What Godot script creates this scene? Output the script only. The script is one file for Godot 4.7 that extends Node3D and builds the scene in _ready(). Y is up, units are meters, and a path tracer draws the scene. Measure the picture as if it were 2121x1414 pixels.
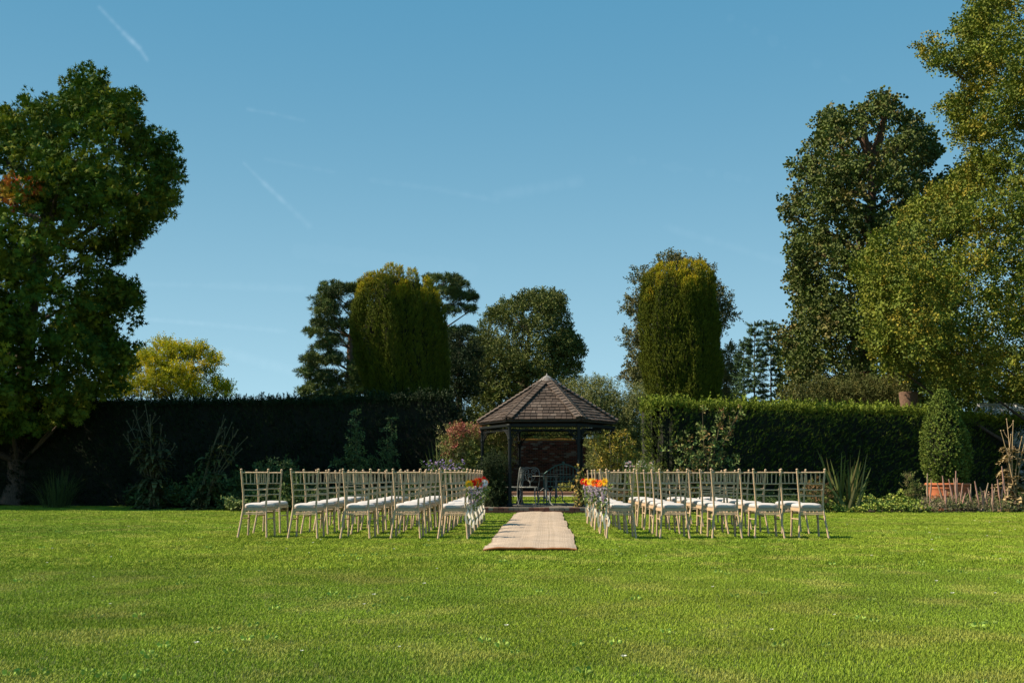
extends Node3D
# A garden set for an outdoor wedding: rows of limewashed chairs on a lawn, a shingled gazebo, hedges and trees.
# Metres, y up. The camera stands at the origin of x and z and looks along -z.

const EYE := 0.83
const FOCAL := 2062.0          # focal length in photo pixels (photo is 2121 x 1414)
const PITCH := 7.68            # degrees upwards
const AISLE := -2.06           # the aisle runs slightly to the right of the camera's axis

var rng := RandomNumberGenerator.new()
var used := {}
var noise := FastNoiseLite.new()
var M := {}

class MB:
	var v := PackedVector3Array()
	var n := PackedVector3Array()
	var c := PackedColorArray()
	var uv := PackedVector2Array()
	var ix := PackedInt32Array()
	var col := Color.WHITE
	func put(p: Vector3, nn: Vector3) -> int:
		v.append(p); n.append(nn); c.append(col)
		return v.size() - 1
	func face(a: int, b: int, d: int) -> void:     # counter-clockwise seen from outside
		ix.append(a); ix.append(d); ix.append(b)
	func tri(a: Vector3, b: Vector3, d: Vector3) -> void:
		var nn := (b - a).cross(d - a).normalized()
		face(put(a, nn), put(b, nn), put(d, nn))
	func quad(a: Vector3, b: Vector3, d: Vector3, e: Vector3) -> void:
		var nn := (d - a).cross(e - b).normalized()
		var i := put(a, nn)
		put(b, nn); put(d, nn); put(e, nn)
		face(i, i + 1, i + 2); face(i, i + 2, i + 3)
	func box(x: Transform3D, s: Vector3, bev := 0.0) -> void:
		var h := s * 0.5
		if bev <= 0.0:
			for k in 3:
				for sg in [-1.0, 1.0]:
					var a := Vector3.ZERO; a[k] = h[k] * sg
					var u := Vector3.ZERO; u[(k + 1) % 3] = h[(k + 1) % 3]
					var w := Vector3.ZERO; w[(k + 2) % 3] = h[(k + 2) % 3] * sg
					quad(x * (a - u - w), x * (a + u - w), x * (a + u + w), x * (a - u + w))
			return
		var b := minf(bev, minf(h.x, minf(h.y, h.z)) * 0.9)
		var corner := func(sx, sy, sz, k):
			var p := Vector3(h.x * sx, h.y * sy, h.z * sz)
			var q := p - Vector3(b * sx, b * sy, b * sz)
			q[k] = p[k]
			return x * q
		for k in 3:
			for sg in [-1, 1]:
				var g = [1, 1, 1]
				g[k] = sg
				var k1 := (k + 1) % 3
				var k2 := (k + 2) % 3
				var pts := []
				for pr in [[-1, -1], [1, -1], [1, 1], [-1, 1]]:
					g[k1] = pr[0]; g[k2] = pr[1] * sg
					pts.append(corner.call(g[0], g[1], g[2], k))
				quad(pts[0], pts[1], pts[2], pts[3])
		for k in 3:
			var k1 := (k + 1) % 3
			var k2 := (k + 2) % 3
			for s1 in [-1, 1]:
				for s2 in [-1, 1]:
					var g = [0, 0, 0]
					g[k1] = s1; g[k2] = s2
					g[k] = -1
					var a = corner.call(g[0], g[1], g[2], k1)
					var a2 = corner.call(g[0], g[1], g[2], k2)
					g[k] = 1
					var e = corner.call(g[0], g[1], g[2], k1)
					var e2 = corner.call(g[0], g[1], g[2], k2)
					if s1 * s2 > 0: quad(a, a2, e2, e)
					else: quad(a2, a, e, e2)
		for sx in [-1, 1]:
			for sy in [-1, 1]:
				for sz in [-1, 1]:
					var a = corner.call(sx, sy, sz, 0)
					var e = corner.call(sx, sy, sz, 1)
					var f = corner.call(sx, sy, sz, 2)
					if sx * sy * sz > 0: tri(a, e, f)
					else: tri(a, f, e)
	func bar(a: Vector3, b: Vector3, w: float, t: float, up := Vector3.UP) -> void:
		var y := (b - a).normalized()
		var z := up.cross(y)
		if z.length() < 0.01: z = Vector3.RIGHT.cross(y)
		z = z.normalized()
		var xx := y.cross(z)
		box(Transform3D(Basis(xx, y, z), (a + b) * 0.5), Vector3(w, a.distance_to(b), t), minf(w, t) * 0.15)
	func tube(p: PackedVector3Array, r: PackedFloat32Array, sides := 6, caps := true) -> void:
		var m := p.size()
		var t0 := (p[1] - p[0]).normalized()
		var side := t0.cross(Vector3.UP if absf(t0.y) < 0.9 else Vector3.RIGHT).normalized()
		var first := v.size()
		for i in m:
			var t := (p[mini(i + 1, m - 1)] - p[maxi(i - 1, 0)]).normalized()
			side = (side - t * side.dot(t)).normalized()
			var other := t.cross(side)
			for k in sides:
				var a := TAU * k / sides
				var d := side * cos(a) + other * sin(a)
				put(p[i] + d * r[i], d)
		for i in m - 1:
			for k in sides:
				var a := first + i * sides + k
				var b := first + i * sides + (k + 1) % sides
				face(a, b, b + sides); face(a, b + sides, a + sides)
		if caps:
			for e in [0, m - 1]:
				var nn := (p[0] - p[1]).normalized() if e == 0 else (p[m - 1] - p[m - 2]).normalized()
				var ctr := put(p[e], nn)
				var ring := []
				for k in sides: ring.append(put(v[first + e * sides + k], nn))
				for k in sides:
					if e == 0: face(ctr, ring[(k + 1) % sides], ring[k])
					else: face(ctr, ring[k], ring[(k + 1) % sides])
	func lathe(prof: Array, sides: int, x := Transform3D.IDENTITY, wobble := 0.0, seed_ := 0.0) -> void:
		var first := v.size()
		var m := prof.size()
		for i in m:
			var p: Vector2 = prof[i]
			var d: Vector2 = (prof[mini(i + 1, m - 1)] - prof[maxi(i - 1, 0)])
			var nn := Vector2(d.y, -d.x).normalized()
			for k in sides:
				var a := TAU * k / sides
				var rr := p.x * (1.0 + wobble * (sin(a * 3.0 + p.y * 2.3 + seed_) + 0.6 * sin(a * 7.0 + seed_ * 2.0 - p.y * 4.0)))
				put(x * Vector3(cos(a) * rr, p.y, -sin(a) * rr), (x.basis * Vector3(cos(a) * nn.x, nn.y, -sin(a) * nn.x)).normalized())
		for i in m - 1:
			for k in sides:
				var a := first + i * sides + k
				var b := first + i * sides + (k + 1) % sides
				face(a, b, b + sides); face(a, b + sides, a + sides)
	func ball(p: Vector3, r: float, sides := 8, rings := 5, squash := 1.0) -> void:
		var prof := []
		for i in rings + 1:
			var a := -PI / 2 + PI * i / rings
			prof.append(Vector2(maxf(cos(a) * r, 0.0001), sin(a) * r * squash))
		lathe(prof, sides, Transform3D(Basis.IDENTITY, p))
	func blade(p: PackedVector3Array, w: PackedFloat32Array, across: Vector3) -> void:   # a flat strip, flat-shaded smoothly along
		var first := v.size()
		var m := p.size()
		for i in m:
			var t := (p[mini(i + 1, m - 1)] - p[maxi(i - 1, 0)]).normalized()
			var s := (across - t * across.dot(t)).normalized()
			var nn := s.cross(t).normalized()
			put(p[i] - s * w[i] * 0.5, nn); put(p[i] + s * w[i] * 0.5, nn)
		for i in m - 1:
			var a := first + i * 2
			face(a, a + 1, a + 3); face(a, a + 3, a + 2)
	func mesh() -> ArrayMesh:
		var arr := []
		arr.resize(Mesh.ARRAY_MAX)
		arr[Mesh.ARRAY_VERTEX] = v; arr[Mesh.ARRAY_NORMAL] = n; arr[Mesh.ARRAY_COLOR] = c; arr[Mesh.ARRAY_INDEX] = ix
		if uv.size() == v.size(): arr[Mesh.ARRAY_TEX_UV] = uv
		var am := ArrayMesh.new()
		am.add_surface_from_arrays(Mesh.PRIMITIVE_TRIANGLES, arr)
		return am

# ---------------------------------------------------------------- naming and tree building
func numbered(parent: Node, called: String) -> String:
	var key := "%d/%s" % [parent.get_instance_id(), called]
	var k: int = used.get(key, 0)
	used[key] = k + 1
	return called if k == 0 else "%s_%03d" % [called, k]

func tag(o: Node, label := "", category := "", group := "", kind := "") -> Node:
	if label: o.set_meta("label", label)
	if category: o.set_meta("category", category)
	if group: o.set_meta("group", group)
	if kind: o.set_meta("kind", kind)
	return o

func thing(called: String, label: String, category: String, at_: Vector3 = Vector3.ZERO, turn := 0.0, group := "") -> Node3D:
	var o := Node3D.new()
	o.name = numbered(self, called)
	add_child(o, true)
	o.position = at_
	o.rotation.y = turn
	tag(o, label, category, group)
	return o

func obj(called: String, mb: MB, material: Material, parent: Node = self, kind := "") -> MeshInstance3D:
	var o := MeshInstance3D.new()
	o.mesh = mb.mesh()
	o.material_override = material
	o.name = numbered(parent, called)
	parent.add_child(o, true)
	if kind: o.set_meta("kind", kind)
	return o

func piece(called: String, mesh: Mesh, material: Material, x: Transform3D, parent: Node) -> MeshInstance3D:
	var o := MeshInstance3D.new()
	o.mesh = mesh
	o.material_override = material
	o.transform = x
	o.name = numbered(parent, called)
	parent.add_child(o, true)
	return o

func scatter(called: String, mesh: Mesh, material: Material, xf: Array, cols: PackedColorArray, parent: Node = self, gain := 2.05) -> MultiMeshInstance3D:
	var mm := MultiMesh.new()
	mm.transform_format = MultiMesh.TRANSFORM_3D
	mm.use_colors = true
	mm.mesh = mesh
	mm.instance_count = xf.size()
	var buf := PackedFloat32Array()
	buf.resize(xf.size() * 16)
	var j := 0
	for i in xf.size():
		var t: Transform3D = xf[i]
		var b := t.basis
		buf[j] = b.x.x; buf[j + 1] = b.y.x; buf[j + 2] = b.z.x; buf[j + 3] = t.origin.x
		buf[j + 4] = b.x.y; buf[j + 5] = b.y.y; buf[j + 6] = b.z.y; buf[j + 7] = t.origin.y
		buf[j + 8] = b.x.z; buf[j + 9] = b.y.z; buf[j + 10] = b.z.z; buf[j + 11] = t.origin.z
		var k := cols[i]
		buf[j + 12] = minf(k.r * gain, 0.85); buf[j + 13] = minf(k.g * gain, 0.85); buf[j + 14] = minf(k.b * gain, 0.85); buf[j + 15] = 1.0
		j += 16
	mm.buffer = buf
	var o := MultiMeshInstance3D.new()
	o.multimesh = mm
	o.material_override = material
	o.name = numbered(parent, called)
	parent.add_child(o, true)
	o.set_meta("kind", "stuff")
	return o

# ---------------------------------------------------------------- where things stand
func view_ray(px: float, py: float) -> Vector3:
	var d := Vector3((px - 1060.5) / FOCAL, -(py - 707.0) / FOCAL, -1.0)
	return d.rotated(Vector3.RIGHT, deg_to_rad(PITCH))

func at(px: float, py: float, depth: float) -> Vector3:
	var d := view_ray(px, py)
	return Vector3(0, EYE, 0) + d * (depth / -d.z)

func on_ground(px: float, py: float, h := 0.0) -> Vector3:
	var d := view_ray(px, py)
	return Vector3(0, EYE, 0) + d * ((EYE - h) / -d.y)

func foot(px: float, depth: float) -> Vector3:
	var p := at(px, 1000.0, depth)
	return Vector3(p.x, 0.0, p.z)

func px_of(p: Vector3) -> Vector2:
	var q := (p - Vector3(0, EYE, 0)).rotated(Vector3.RIGHT, -deg_to_rad(PITCH))
	return Vector2(1060.5 + q.x / -q.z * FOCAL, 707.0 - q.y / -q.z * FOCAL)

# ---------------------------------------------------------------- materials
func lin(r: float, g: float, b: float) -> Color:
	return Color(r, g, b).linear_to_srgb()

func plain(r: float, g: float, b: float, rough := 0.8, metal := 0.0) -> StandardMaterial3D:
	var m := StandardMaterial3D.new()
	m.albedo_color = lin(r, g, b)
	m.roughness = rough
	m.metallic = metal
	return m

func leafy(back: Color, rough := 0.55, spec := 0.4) -> StandardMaterial3D:
	var m := StandardMaterial3D.new()
	m.vertex_color_use_as_albedo = true
	m.roughness = maxf(rough, 0.6)
	m.metallic_specular = spec * 0.5
	m.cull_mode = BaseMaterial3D.CULL_DISABLED
	if back != Color.BLACK:
		m.backlight_enabled = true
		m.backlight = back
	return m

func noise_tex(freq: float, a: Color, b: Color, size := 512, octaves := 4, seed_ := 1, mid := Color(0, 0, 0, 0)) -> NoiseTexture2D:
	var f := FastNoiseLite.new()
	f.seed = seed_
	f.noise_type = FastNoiseLite.TYPE_SIMPLEX_SMOOTH
	f.frequency = freq
	f.fractal_octaves = octaves
	var g := Gradient.new()
	g.set_color(0, a); g.set_color(1, b)
	if mid.a > 0.0: g.add_point(0.5, mid)
	var t := NoiseTexture2D.new()
	t.width = size; t.height = size
	t.seamless = true
	t.noise = f
	t.color_ramp = g
	return t

func grained(tex: Texture2D, scale_: Vector3, rough := 0.85, bump: Texture2D = null, bump_cm := 0.0) -> StandardMaterial3D:
	var m := StandardMaterial3D.new()
	m.albedo_texture = tex
	m.uv1_triplanar = true
	m.uv1_scale = scale_
	m.roughness = rough
	if bump:
		m.heightmap_enabled = true
		m.heightmap_texture = bump
		m.heightmap_scale = bump_cm
	return m

# ---------------------------------------------------------------- leaves, sprigs and crowns
func rand_dir() -> Vector3:
	var z := rng.randf_range(-1.0, 1.0)
	var a := rng.randf() * TAU
	var r := sqrt(1.0 - z * z)
	return Vector3(r * cos(a), z, r * sin(a))

func basis_along(y: Vector3, spin: float, s: float) -> Basis:
	var side := y.cross(Vector3.UP if absf(y.y) < 0.95 else Vector3.RIGHT).normalized()
	var z := side.cross(y)
	var xx := side * cos(spin) + z * sin(spin)
	return Basis(xx * s, y * s, xx.cross(y) * s)

func leaf_into(mb: MB, x: Transform3D, kind: String, s: float) -> void:
	match kind:
		"star":      # five-pointed leaf, pointing along +y
			var tips := []
			for k in 5:
				var a := deg_to_rad([-105, -48, 0, 48, 105][k])
				var l: float = s * [0.62, 0.92, 1.0, 0.92, 0.62][k]
				tips.append(Vector3(sin(a) * l * 0.8, 0.28 * s + cos(a) * l * 0.72, -0.13 * l))
			var c := Vector3(0, 0.28 * s, 0)
			for k in 5:
				var d: Vector3 = tips[k] - c
				var w := Vector3(d.y, -d.x, 0).normalized() * 0.155 * s
				mb.tri(x * (c - w), x * (c + w), x * tips[k])
		"fan":
			var pts := [Vector3(-0.5, 0.75, 0.05), Vector3(-0.2, 1.0, -0.06), Vector3(0.2, 1.0, -0.06), Vector3(0.5, 0.75, 0.05)]
			for k in 3:
				mb.tri(x * Vector3.ZERO, x * (pts[k + 1] * s), x * (pts[k] * s))
		"pine":
			var w := 0.085 * s
			mb.tri(x * Vector3(-w, 0.1 * s, 0), x * Vector3(w, 0.1 * s, 0), x * Vector3(0, s, 0))
		"needle":
			var w := 0.035 * s
			mb.tri(x * Vector3(-w, 0, 0), x * Vector3(w, 0, 0), x * Vector3(0, s, 0))
		"round":
			var a := Vector3(0, 0, 0); var b := Vector3(0.42, 0.35, 0.08) * s; var e := Vector3(0.34, 0.8, 0.0) * s
			var f := Vector3(0, 1.0, -0.1) * s; var g := Vector3(-0.34, 0.8, 0.0) * s; var h := Vector3(-0.42, 0.35, 0.08) * s
			mb.quad(x * a, x * b, x * e, x * f); mb.quad(x * a, x * f, x * g, x * h)
		_:           # oval, folded a little along the midrib
			var a := Vector3.ZERO; var b := Vector3(0.27, 0.45, 0.07) * s; var f := Vector3(0, 1.0, -0.12) * s; var g := Vector3(-0.27, 0.45, 0.07) * s
			mb.tri(x * a, x * b, x * f); mb.tri(x * a, x * f, x * g)

func sprig(kind: String, count: int, length: float, leaf: float, spread: float, seed_: int) -> ArrayMesh:
	var keep := rng.state
	rng.seed = seed_
	var mb := MB.new()
	for i in count:
		var y := length * (i + 0.5) / count
		var a := i * 2.4 + rng.randf() * 0.7
		var tilt := rng.randf_range(0.5, 1.25) * spread
		var d := Vector3(cos(a) * sin(tilt), cos(tilt), sin(a) * sin(tilt))
		var b := basis_along(d, rng.randf_range(-0.8, 0.8) + PI * 0.5 * float(rng.randi() % 2), 1.0)
		var sh := rng.randf_range(0.66, 1.0)
		mb.col = Color(sh, sh * rng.randf_range(0.94, 1.0), sh * 0.95)
		leaf_into(mb, Transform3D(b, Vector3(0, y, 0) + d * leaf * 0.15), kind, leaf * rng.randf_range(0.7, 1.15))
	rng.state = keep
	return mb.mesh()

func ellipse(x: float, y: float, rx: float, ry: float) -> PackedVector2Array:
	var p := PackedVector2Array()
	for k in 14:
		p.append(Vector2(x + rx * cos(TAU * k / 14), y + ry * sin(TAU * k / 14)))
	return p

func poly(a: Array) -> PackedVector2Array:
	var p := PackedVector2Array()
	for i in range(0, a.size(), 2): p.append(Vector2(a[i], a[i + 1]))
	return p

func edge_dist(p: Vector2, pl: PackedVector2Array) -> float:
	var best := 1e9
	for i in pl.size():
		best = minf(best, p.distance_to(Geometry2D.get_closest_point_to_segment(p, pl[i], pl[(i + 1) % pl.size()])))
	return best

func area(pl: PackedVector2Array) -> float:
	var s := 0.0
	for i in pl.size():
		var q := pl[(i + 1) % pl.size()]
		s += pl[i].x * q.y - q.x * pl[i].y
	return absf(s) * 0.5

func is_cleared(p: Vector2, z: float, clear: Array) -> bool:
	# leaf masses stay off limbs that stand bare in front
	for l in clear:
		for i in range(1, l.size() - 1):
			if z > -1.2 and p.distance_to(Geometry2D.get_closest_point_to_segment(p, Vector2(l[i - 1][0], l[i - 1][1]), Vector2(l[i][0], l[i][1]))) < l[l.size() - 1]: return true
	return false

func clump_centres(shapes: Array, depth: float, thick: float, count: int, reach: float, inset := 4.0, rim := 0.0, clear: Array = [], hollow := -0.08) -> Array:
	var out := []
	var total := 0.0
	for s in shapes: total += area(s)
	for s in shapes:
		var lo := Vector2(1e9, 1e9)
		var hi := -lo
		for p in s:
			lo = lo.min(p); hi = hi.max(p)
		var want := int(ceil(count * area(s) / total))
		var tries := 0
		while want > 0 and tries < count * 60:
			tries += 1
			var p := Vector2(rng.randf_range(lo.x, hi.x), rng.randf_range(lo.y, hi.y))
			if not Geometry2D.is_point_in_polygon(p, s): continue
			var e := edge_dist(p, s)
			if e < (inset if s.size() == 14 else maxf(inset, rim * 0.8)): continue
			var t := clampf(e / reach, 0.0, 1.0)
			var zm := thick * sqrt(t * (2.0 - t))
			var z := zm * rng.randf_range(0.55, 1.0) * (1.0 if rng.randf() < 0.6 else -1.0) if rng.randf() < 0.72 else zm * rng.randf_range(-1.0, 1.0)
			want -= 1
			var w := at(p.x, p.y, depth - z)
			# boughs: leaf masses with hollows between them
			if rim > 0.0 and s.size() != 14 and noise.get_noise_3d(w.x * 16.0, w.y * 38.0, w.z * 16.0) < hollow and rng.randf() < 0.82: continue
			if is_cleared(p, z, clear): continue
			out.append(w)
		# clumps that carry the crown's outline, with its notches and tips
		if s.size() != 14 and reach > 24.0:
			var ins := maxf(inset + 2.0, rim)
			var step := 15.0
			var run := 0.0
			for i in s.size():
				var a: Vector2 = s[i]
				var b: Vector2 = s[(i + 1) % s.size()]
				var l := a.distance_to(b)
				while run < l:
					var q := a.lerp(b, run / l)
					var nrm := Vector2(-(b - a).y, (b - a).x) / l
					for sg in [1.0, -1.0]:
						var w: Vector2 = q + nrm * sg * ins * rng.randf_range(0.8, 1.5)
						if Geometry2D.is_point_in_polygon(w, s) and edge_dist(w, s) > ins * 0.6:
							var dz := rng.randf_range(-0.35, 0.35) * thick
							if rng.randf() < 0.5: out.append(at(w.x, w.y, depth - dz))
							if rng.randf() < 0.62:      # a leafy shoot that reaches past the leaf mass
								var dir: Vector2 = (-nrm * sg + Vector2(rng.randf_range(-0.7, 0.7), rng.randf_range(-0.9, 0.1))).normalized()
								var reach_px := ins * rng.randf_range(1.2, 2.0)
								for j in 4:
									var tp: Vector2 = w + dir * reach_px * (0.3 + 0.25 * j)
									out.append([at(tp.x, tp.y, depth - dz), 0.6 - 0.11 * j])
							break
					run += step
				run -= l
	return out

# sp: mesh, mat, cols, n (sprigs per clump), r (clump radius), size [lo, hi], rise (how far sprigs turn upwards), flat
func fill_clumps(parent: Node3D, called: String, centres: Array, sp: Dictionary) -> MultiMeshInstance3D:
	var xf := []
	var cols := PackedColorArray()
	var off := parent.position
	var pal: Array = sp.cols
	var flat: float = sp.get("flat", 0.75)
	var rise: float = sp.get("rise", 0.3)
	for e in centres:
		var c: Vector3 = e[0] if e is Array else e
		var part: float = e[1] if e is Array else 1.0
		var base: Color = pal[rng.randi() % pal.size()]
		var r: float = sp.r * rng.randf_range(0.65, 1.25) * part
		for k in int(maxf(3.0, sp.n * part)):
			var d := rand_dir()
			var p: Vector3 = c + Vector3(d.x, d.y * flat, d.z) * r * pow(rng.randf(), 0.45)
			var y := (d + Vector3(0, rise, 0) + rand_dir() * 0.5).normalized()
			xf.append(Transform3D(basis_along(y, rng.randf() * TAU, rng.randf_range(sp.size[0], sp.size[1])), p - off))
			var q := base.lerp(pal[rng.randi() % pal.size()], rng.randf() * 0.5)
			var j := rng.randf_range(0.8, 1.2)
			cols.append(Color(q.r * j, q.g * j, q.b * j))
	return scatter(called, sp.mesh, sp.mat, xf, cols, parent)

func curve3(a: Vector3, b: Vector3, c: Vector3, m: int) -> PackedVector3Array:
	var p := PackedVector3Array()
	for i in m + 1:
		var t := float(i) / m
		p.append(a.lerp(b, t).lerp(b.lerp(c, t), t))
	return p

func taper(r0: float, r1: float, m: int) -> PackedFloat32Array:
	var r := PackedFloat32Array()
	for i in m + 1: r.append(lerpf(r0, r1, float(i) / m))
	return r

func limbs_to(mb: MB, trunk: PackedVector3Array, tips: Array, r0: float, off: Vector3) -> void:
	for c in tips:
		var best := trunk[0]
		var bd := 1e9
		for q in trunk:
			var h := Vector2(q.x - c.x, q.z - c.z).length()
			var want: float = c.y - h * 0.55
			var d := absf(q.y - want) + h * 0.05
			if d < bd:
				bd = d; best = q
		var mid: Vector3 = best.lerp(c, 0.5) + Vector3(0, -0.08 * best.distance_to(c), 0) + rand_dir() * 0.15
		var rr := r0 * clampf(best.distance_to(c) / 4.0, 0.4, 1.0)
		mb.tube(curve3(best - off, mid - off, c - off, 5), taper(rr, rr * 0.2, 5), 5, false)

func tree(called: String, label: String, base: Vector3, trunk_px: Array, depth: float, r0: float, shapes: Array, thick: float, clumps: int, reach: float, sp: Dictionary, bark: Material, nlimbs := 18, inset := 4.0, group := "", category := "tree") -> Node3D:
	var t := thing(called, label, category, base, 0.0, group)
	var path := PackedVector3Array([base])
	for q in trunk_px: path.append(at(q[0], q[1], depth))
	var smooth_path := PackedVector3Array()
	for i in path.size() - 1:
		for k in 4: smooth_path.append(path[i].lerp(path[i + 1], k / 4.0))
	smooth_path.append(path[path.size() - 1])
	var mb := MB.new()
	var rel := PackedVector3Array()
	var rad := PackedFloat32Array()
	for i in smooth_path.size():
		var f := float(i) / (smooth_path.size() - 1)
		rel.append(smooth_path[i] - base + Vector3(rng.randf_range(-1, 1), 0, rng.randf_range(-1, 1)) * r0 * 0.12)
		rad.append(r0 * lerpf(1.0, 0.22, f) * (1.0 + 0.5 * exp(-i * 1.2)))
	mb.tube(rel, rad, 10, true)
	obj("trunk", mb, bark, t)
	var cs := clump_centres(shapes, depth, thick, clumps, reach, inset, sp.r * FOCAL / depth * 0.5, sp.get("clear", []), sp.get("hollow", -0.08))
	var lm := MB.new()
	var tips := []
	for i in mini(nlimbs, cs.size()):
		var e = cs[rng.randi() % cs.size()]
		tips.append(e[0] if e is Array else e)
	limbs_to(lm, smooth_path, tips, r0 * 0.34, base)
	if lm.v.size(): obj("limbs", lm, bark, t, "stuff")
	fill_clumps(t, "crown", cs, sp)
	return t

func stems(called: String, label: String, category: String, base: Vector3, tips: Array, sp: Dictionary, stem_mat: Material, r0 := 0.012, group := "") -> Node3D:
	# a bush of arching stems clothed with leaf sprigs; tips are world points
	var t := thing(called, label, category, base, 0.0, group)
	var mb := MB.new()
	var xf := []
	var cols := PackedColorArray()
	var pal: Array = sp.cols
	for tip in tips:
		var root := Vector3(rng.randf_range(-0.12, 0.12), 0, rng.randf_range(-0.12, 0.12))
		var top: Vector3 = tip - base
		var mid := Vector3(lerpf(root.x, top.x, 0.35), top.y * 0.62, lerpf(root.z, top.z, 0.35)) + rand_dir() * 0.06
		var c := curve3(root, mid, top, 9)
		mb.tube(c, taper(r0, r0 * 0.3, 9), 4, false)
		for k in int(sp.n):
			var f := pow(rng.randf(), sp.get("pow", 0.6)) * 0.999
			var i := int(f * 9)
			var p := c[i].lerp(c[i + 1], f * 9 - i)
			var d := rand_dir()
			d.y = absf(d.y) * 0.6
			p += d * sp.r * rng.randf() * (1.2 - 0.6 * f)
			var y := (d + Vector3(0, 0.35, 0) + rand_dir() * 0.4).normalized()
			xf.append(Transform3D(basis_along(y, rng.randf() * TAU, rng.randf_range(sp.size[0], sp.size[1])), p))
			var q: Color = pal[rng.randi() % pal.size()].lerp(pal[rng.randi() % pal.size()], rng.randf())
			var j := rng.randf_range(0.75, 1.2)
			cols.append(Color(q.r * j, q.g * j, q.b * j))
	obj("stem", mb, stem_mat, t, "stuff")
	scatter("foliage", sp.mesh, sp.mat, xf, cols, t)
	return t

func strap_plant(called: String, label: String, base: Vector3, leaves: Array, width: float, mats: Array, separate: bool) -> Node3D:
	# leaves: [tip (world), bend]; each sword-shaped leaf is a part where it shows large enough
	var t := thing(called, label, "plant", base)
	var all := MB.new()
	for l in leaves:
		var mb := MB.new() if separate else all
		var root := Vector3(rng.randf_range(-1, 1), 0, rng.randf_range(-1, 1)) * (0.24 if separate else 0.1)
		var top: Vector3 = l[0] - base
		root.x = lerpf(root.x, top.x * 0.35, 0.6)
		var mid := Vector3(lerpf(root.x, top.x, 0.5 - l[1] * 0.5), top.y * (0.55 + l[1] * 0.75), lerpf(root.z, top.z, 0.5 - l[1] * 0.5))
		var c := curve3(root, mid, top, 7)
		var w := PackedFloat32Array()
		for i in 8:
			var f := i / 7.0
			w.append(width * (0.75 + 0.25 * sin(f * PI)) * (1.0 - pow(f, 3.0)) + 0.002)
		var a := rng.randf_range(-0.9, 0.9)
		var across := Vector3(cos(a), 0, sin(a))
		mb.blade(c, w, across)
		if separate: obj("leaf", mb, mats[rng.randi() % mats.size()], t)
	if not separate: obj("leaf_tuft", all, mats[0], t, "stuff")
	return t

func grass_clump(called: String, label: String, base: Vector3, height: float, spread: float, count: int, lean: Vector3, material: Material, width := 0.008) -> Node3D:
	var t := thing(called, label, "grass", base)
	var mb := MB.new()
	for k in count:
		var a := rng.randf() * TAU
		var q := rng.randf()
		var root := Vector3(cos(a), 0, sin(a)) * 0.5 * sqrt(rng.randf()) * spread
		var out_ := Vector3(cos(a), 0, sin(a)) * spread * pow(q, 0.7)
		var h := height * rng.randf_range(0.6, 1.0) * (1.0 - 0.25 * q)
		var top := root + out_ + lean * rng.randf_range(0.3, 1.0) + Vector3(0, h, 0)
		var mid := root + out_ * 0.4 + Vector3(0, h * 0.8, 0)
		var sh := rng.randf_range(0.55, 1.0)
		mb.col = Color(sh, sh, sh * rng.randf_range(0.8, 1.0))
		var w := PackedFloat32Array([width, width, width * 0.9, width * 0.7, width * 0.45, 0.001])
		mb.blade(curve3(root, mid, top, 5), w, Vector3(cos(a + 1.4), 0, sin(a + 1.4)))
	obj("blades", mb, material, t, "stuff")
	return t

# ---------------------------------------------------------------- sky
func sky_cover() -> ImageTexture:
	var w := 4096
	var h := 2048
	var im := Image.create(w, h, false, Image.FORMAT_RGBA8)
	im.fill(Color(1, 1, 1, 0))
	var acc := {}
	# vapour trails: from, to, half-width in texels, strength
	for s in [
		[[205, 15], [255, 68], 0.8, 0.16], [[255, 68], [288, 100], 1.1, 0.3], [[288, 100], [304, 124], 0.8, 0.14],
		[[505, 338], [545, 378], 0.7, 0.09], [[545, 378], [590, 420], 1.2, 0.13], [[590, 420], [640, 468], 1.5, 0.06],
		[[512, 226], [570, 236], 0.8, 0.08], [[570, 236], [628, 250], 0.9, 0.06],
		[[550, 330], [690, 357], 1.2, 0.035], [[770, 373], [900, 391], 1.8, 0.03], [[900, 391], [1030, 416], 1.8, 0.04], [[1030, 405], [1200, 376], 3.4, 0.04],
		[[270, 588], [450, 592], 1.6, 0.04], [[450, 592], [640, 600], 2.4, 0.04],
		[[240, 656], [420, 670], 1.2, 0.07], [[420, 670], [590, 686], 1.4, 0.05], [[465, 728], [600, 766], 3.0, 0.05],
		[[1380, 470], [1650, 552], 2.4, 0.035], [[1300, 330], [1550, 372], 5.0, 0.014], [[620, 520], [980, 560], 7.0, 0.02], [[1480, 20], [1800, 190], 7.0, 0.012]]:
		var a := Vector2(s[0][0], s[0][1])
		var b := Vector2(s[1][0], s[1][1])
		var sg: float = maxf(0.8, s[2] * 1.15)
		var m := int(a.distance_to(b) / 1.5) + 2
		for i in m + 1:
			var p := a.lerp(b, float(i) / m)
			var d := view_ray(p.x, p.y).normalized()
			var u := fposmod(atan2(d.x, -d.z) / TAU, 1.0) * w
			var v := acos(d.y) / PI * h
			var k := int(ceil(sg * 2.4))
			for yy in range(-k, k + 1):
				for xx in range(-k, k + 1):
					var q := Vector2i(int(floor(u)) + xx, int(floor(v)) + yy)
					var dd := Vector2(q.x + 0.5 - u, q.y + 0.5 - v).length()
					var g: float = 0.36 * s[3] * exp(-dd * dd / (sg * sg)) * (0.75 + 0.5 * noise.get_noise_2d(p.x * 2.0, p.y * 2.0))
					q.x = posmod(q.x, w)
					acc[q] = maxf(acc.get(q, 0.0), g)
	for q in acc:
		im.set_pixel(q.x, q.y, Color(1, 1, 1, clampf(acc[q], 0.0, 1.0)))
	return ImageTexture.create_from_image(im)

const EXPOSURE := 1.7

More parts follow.
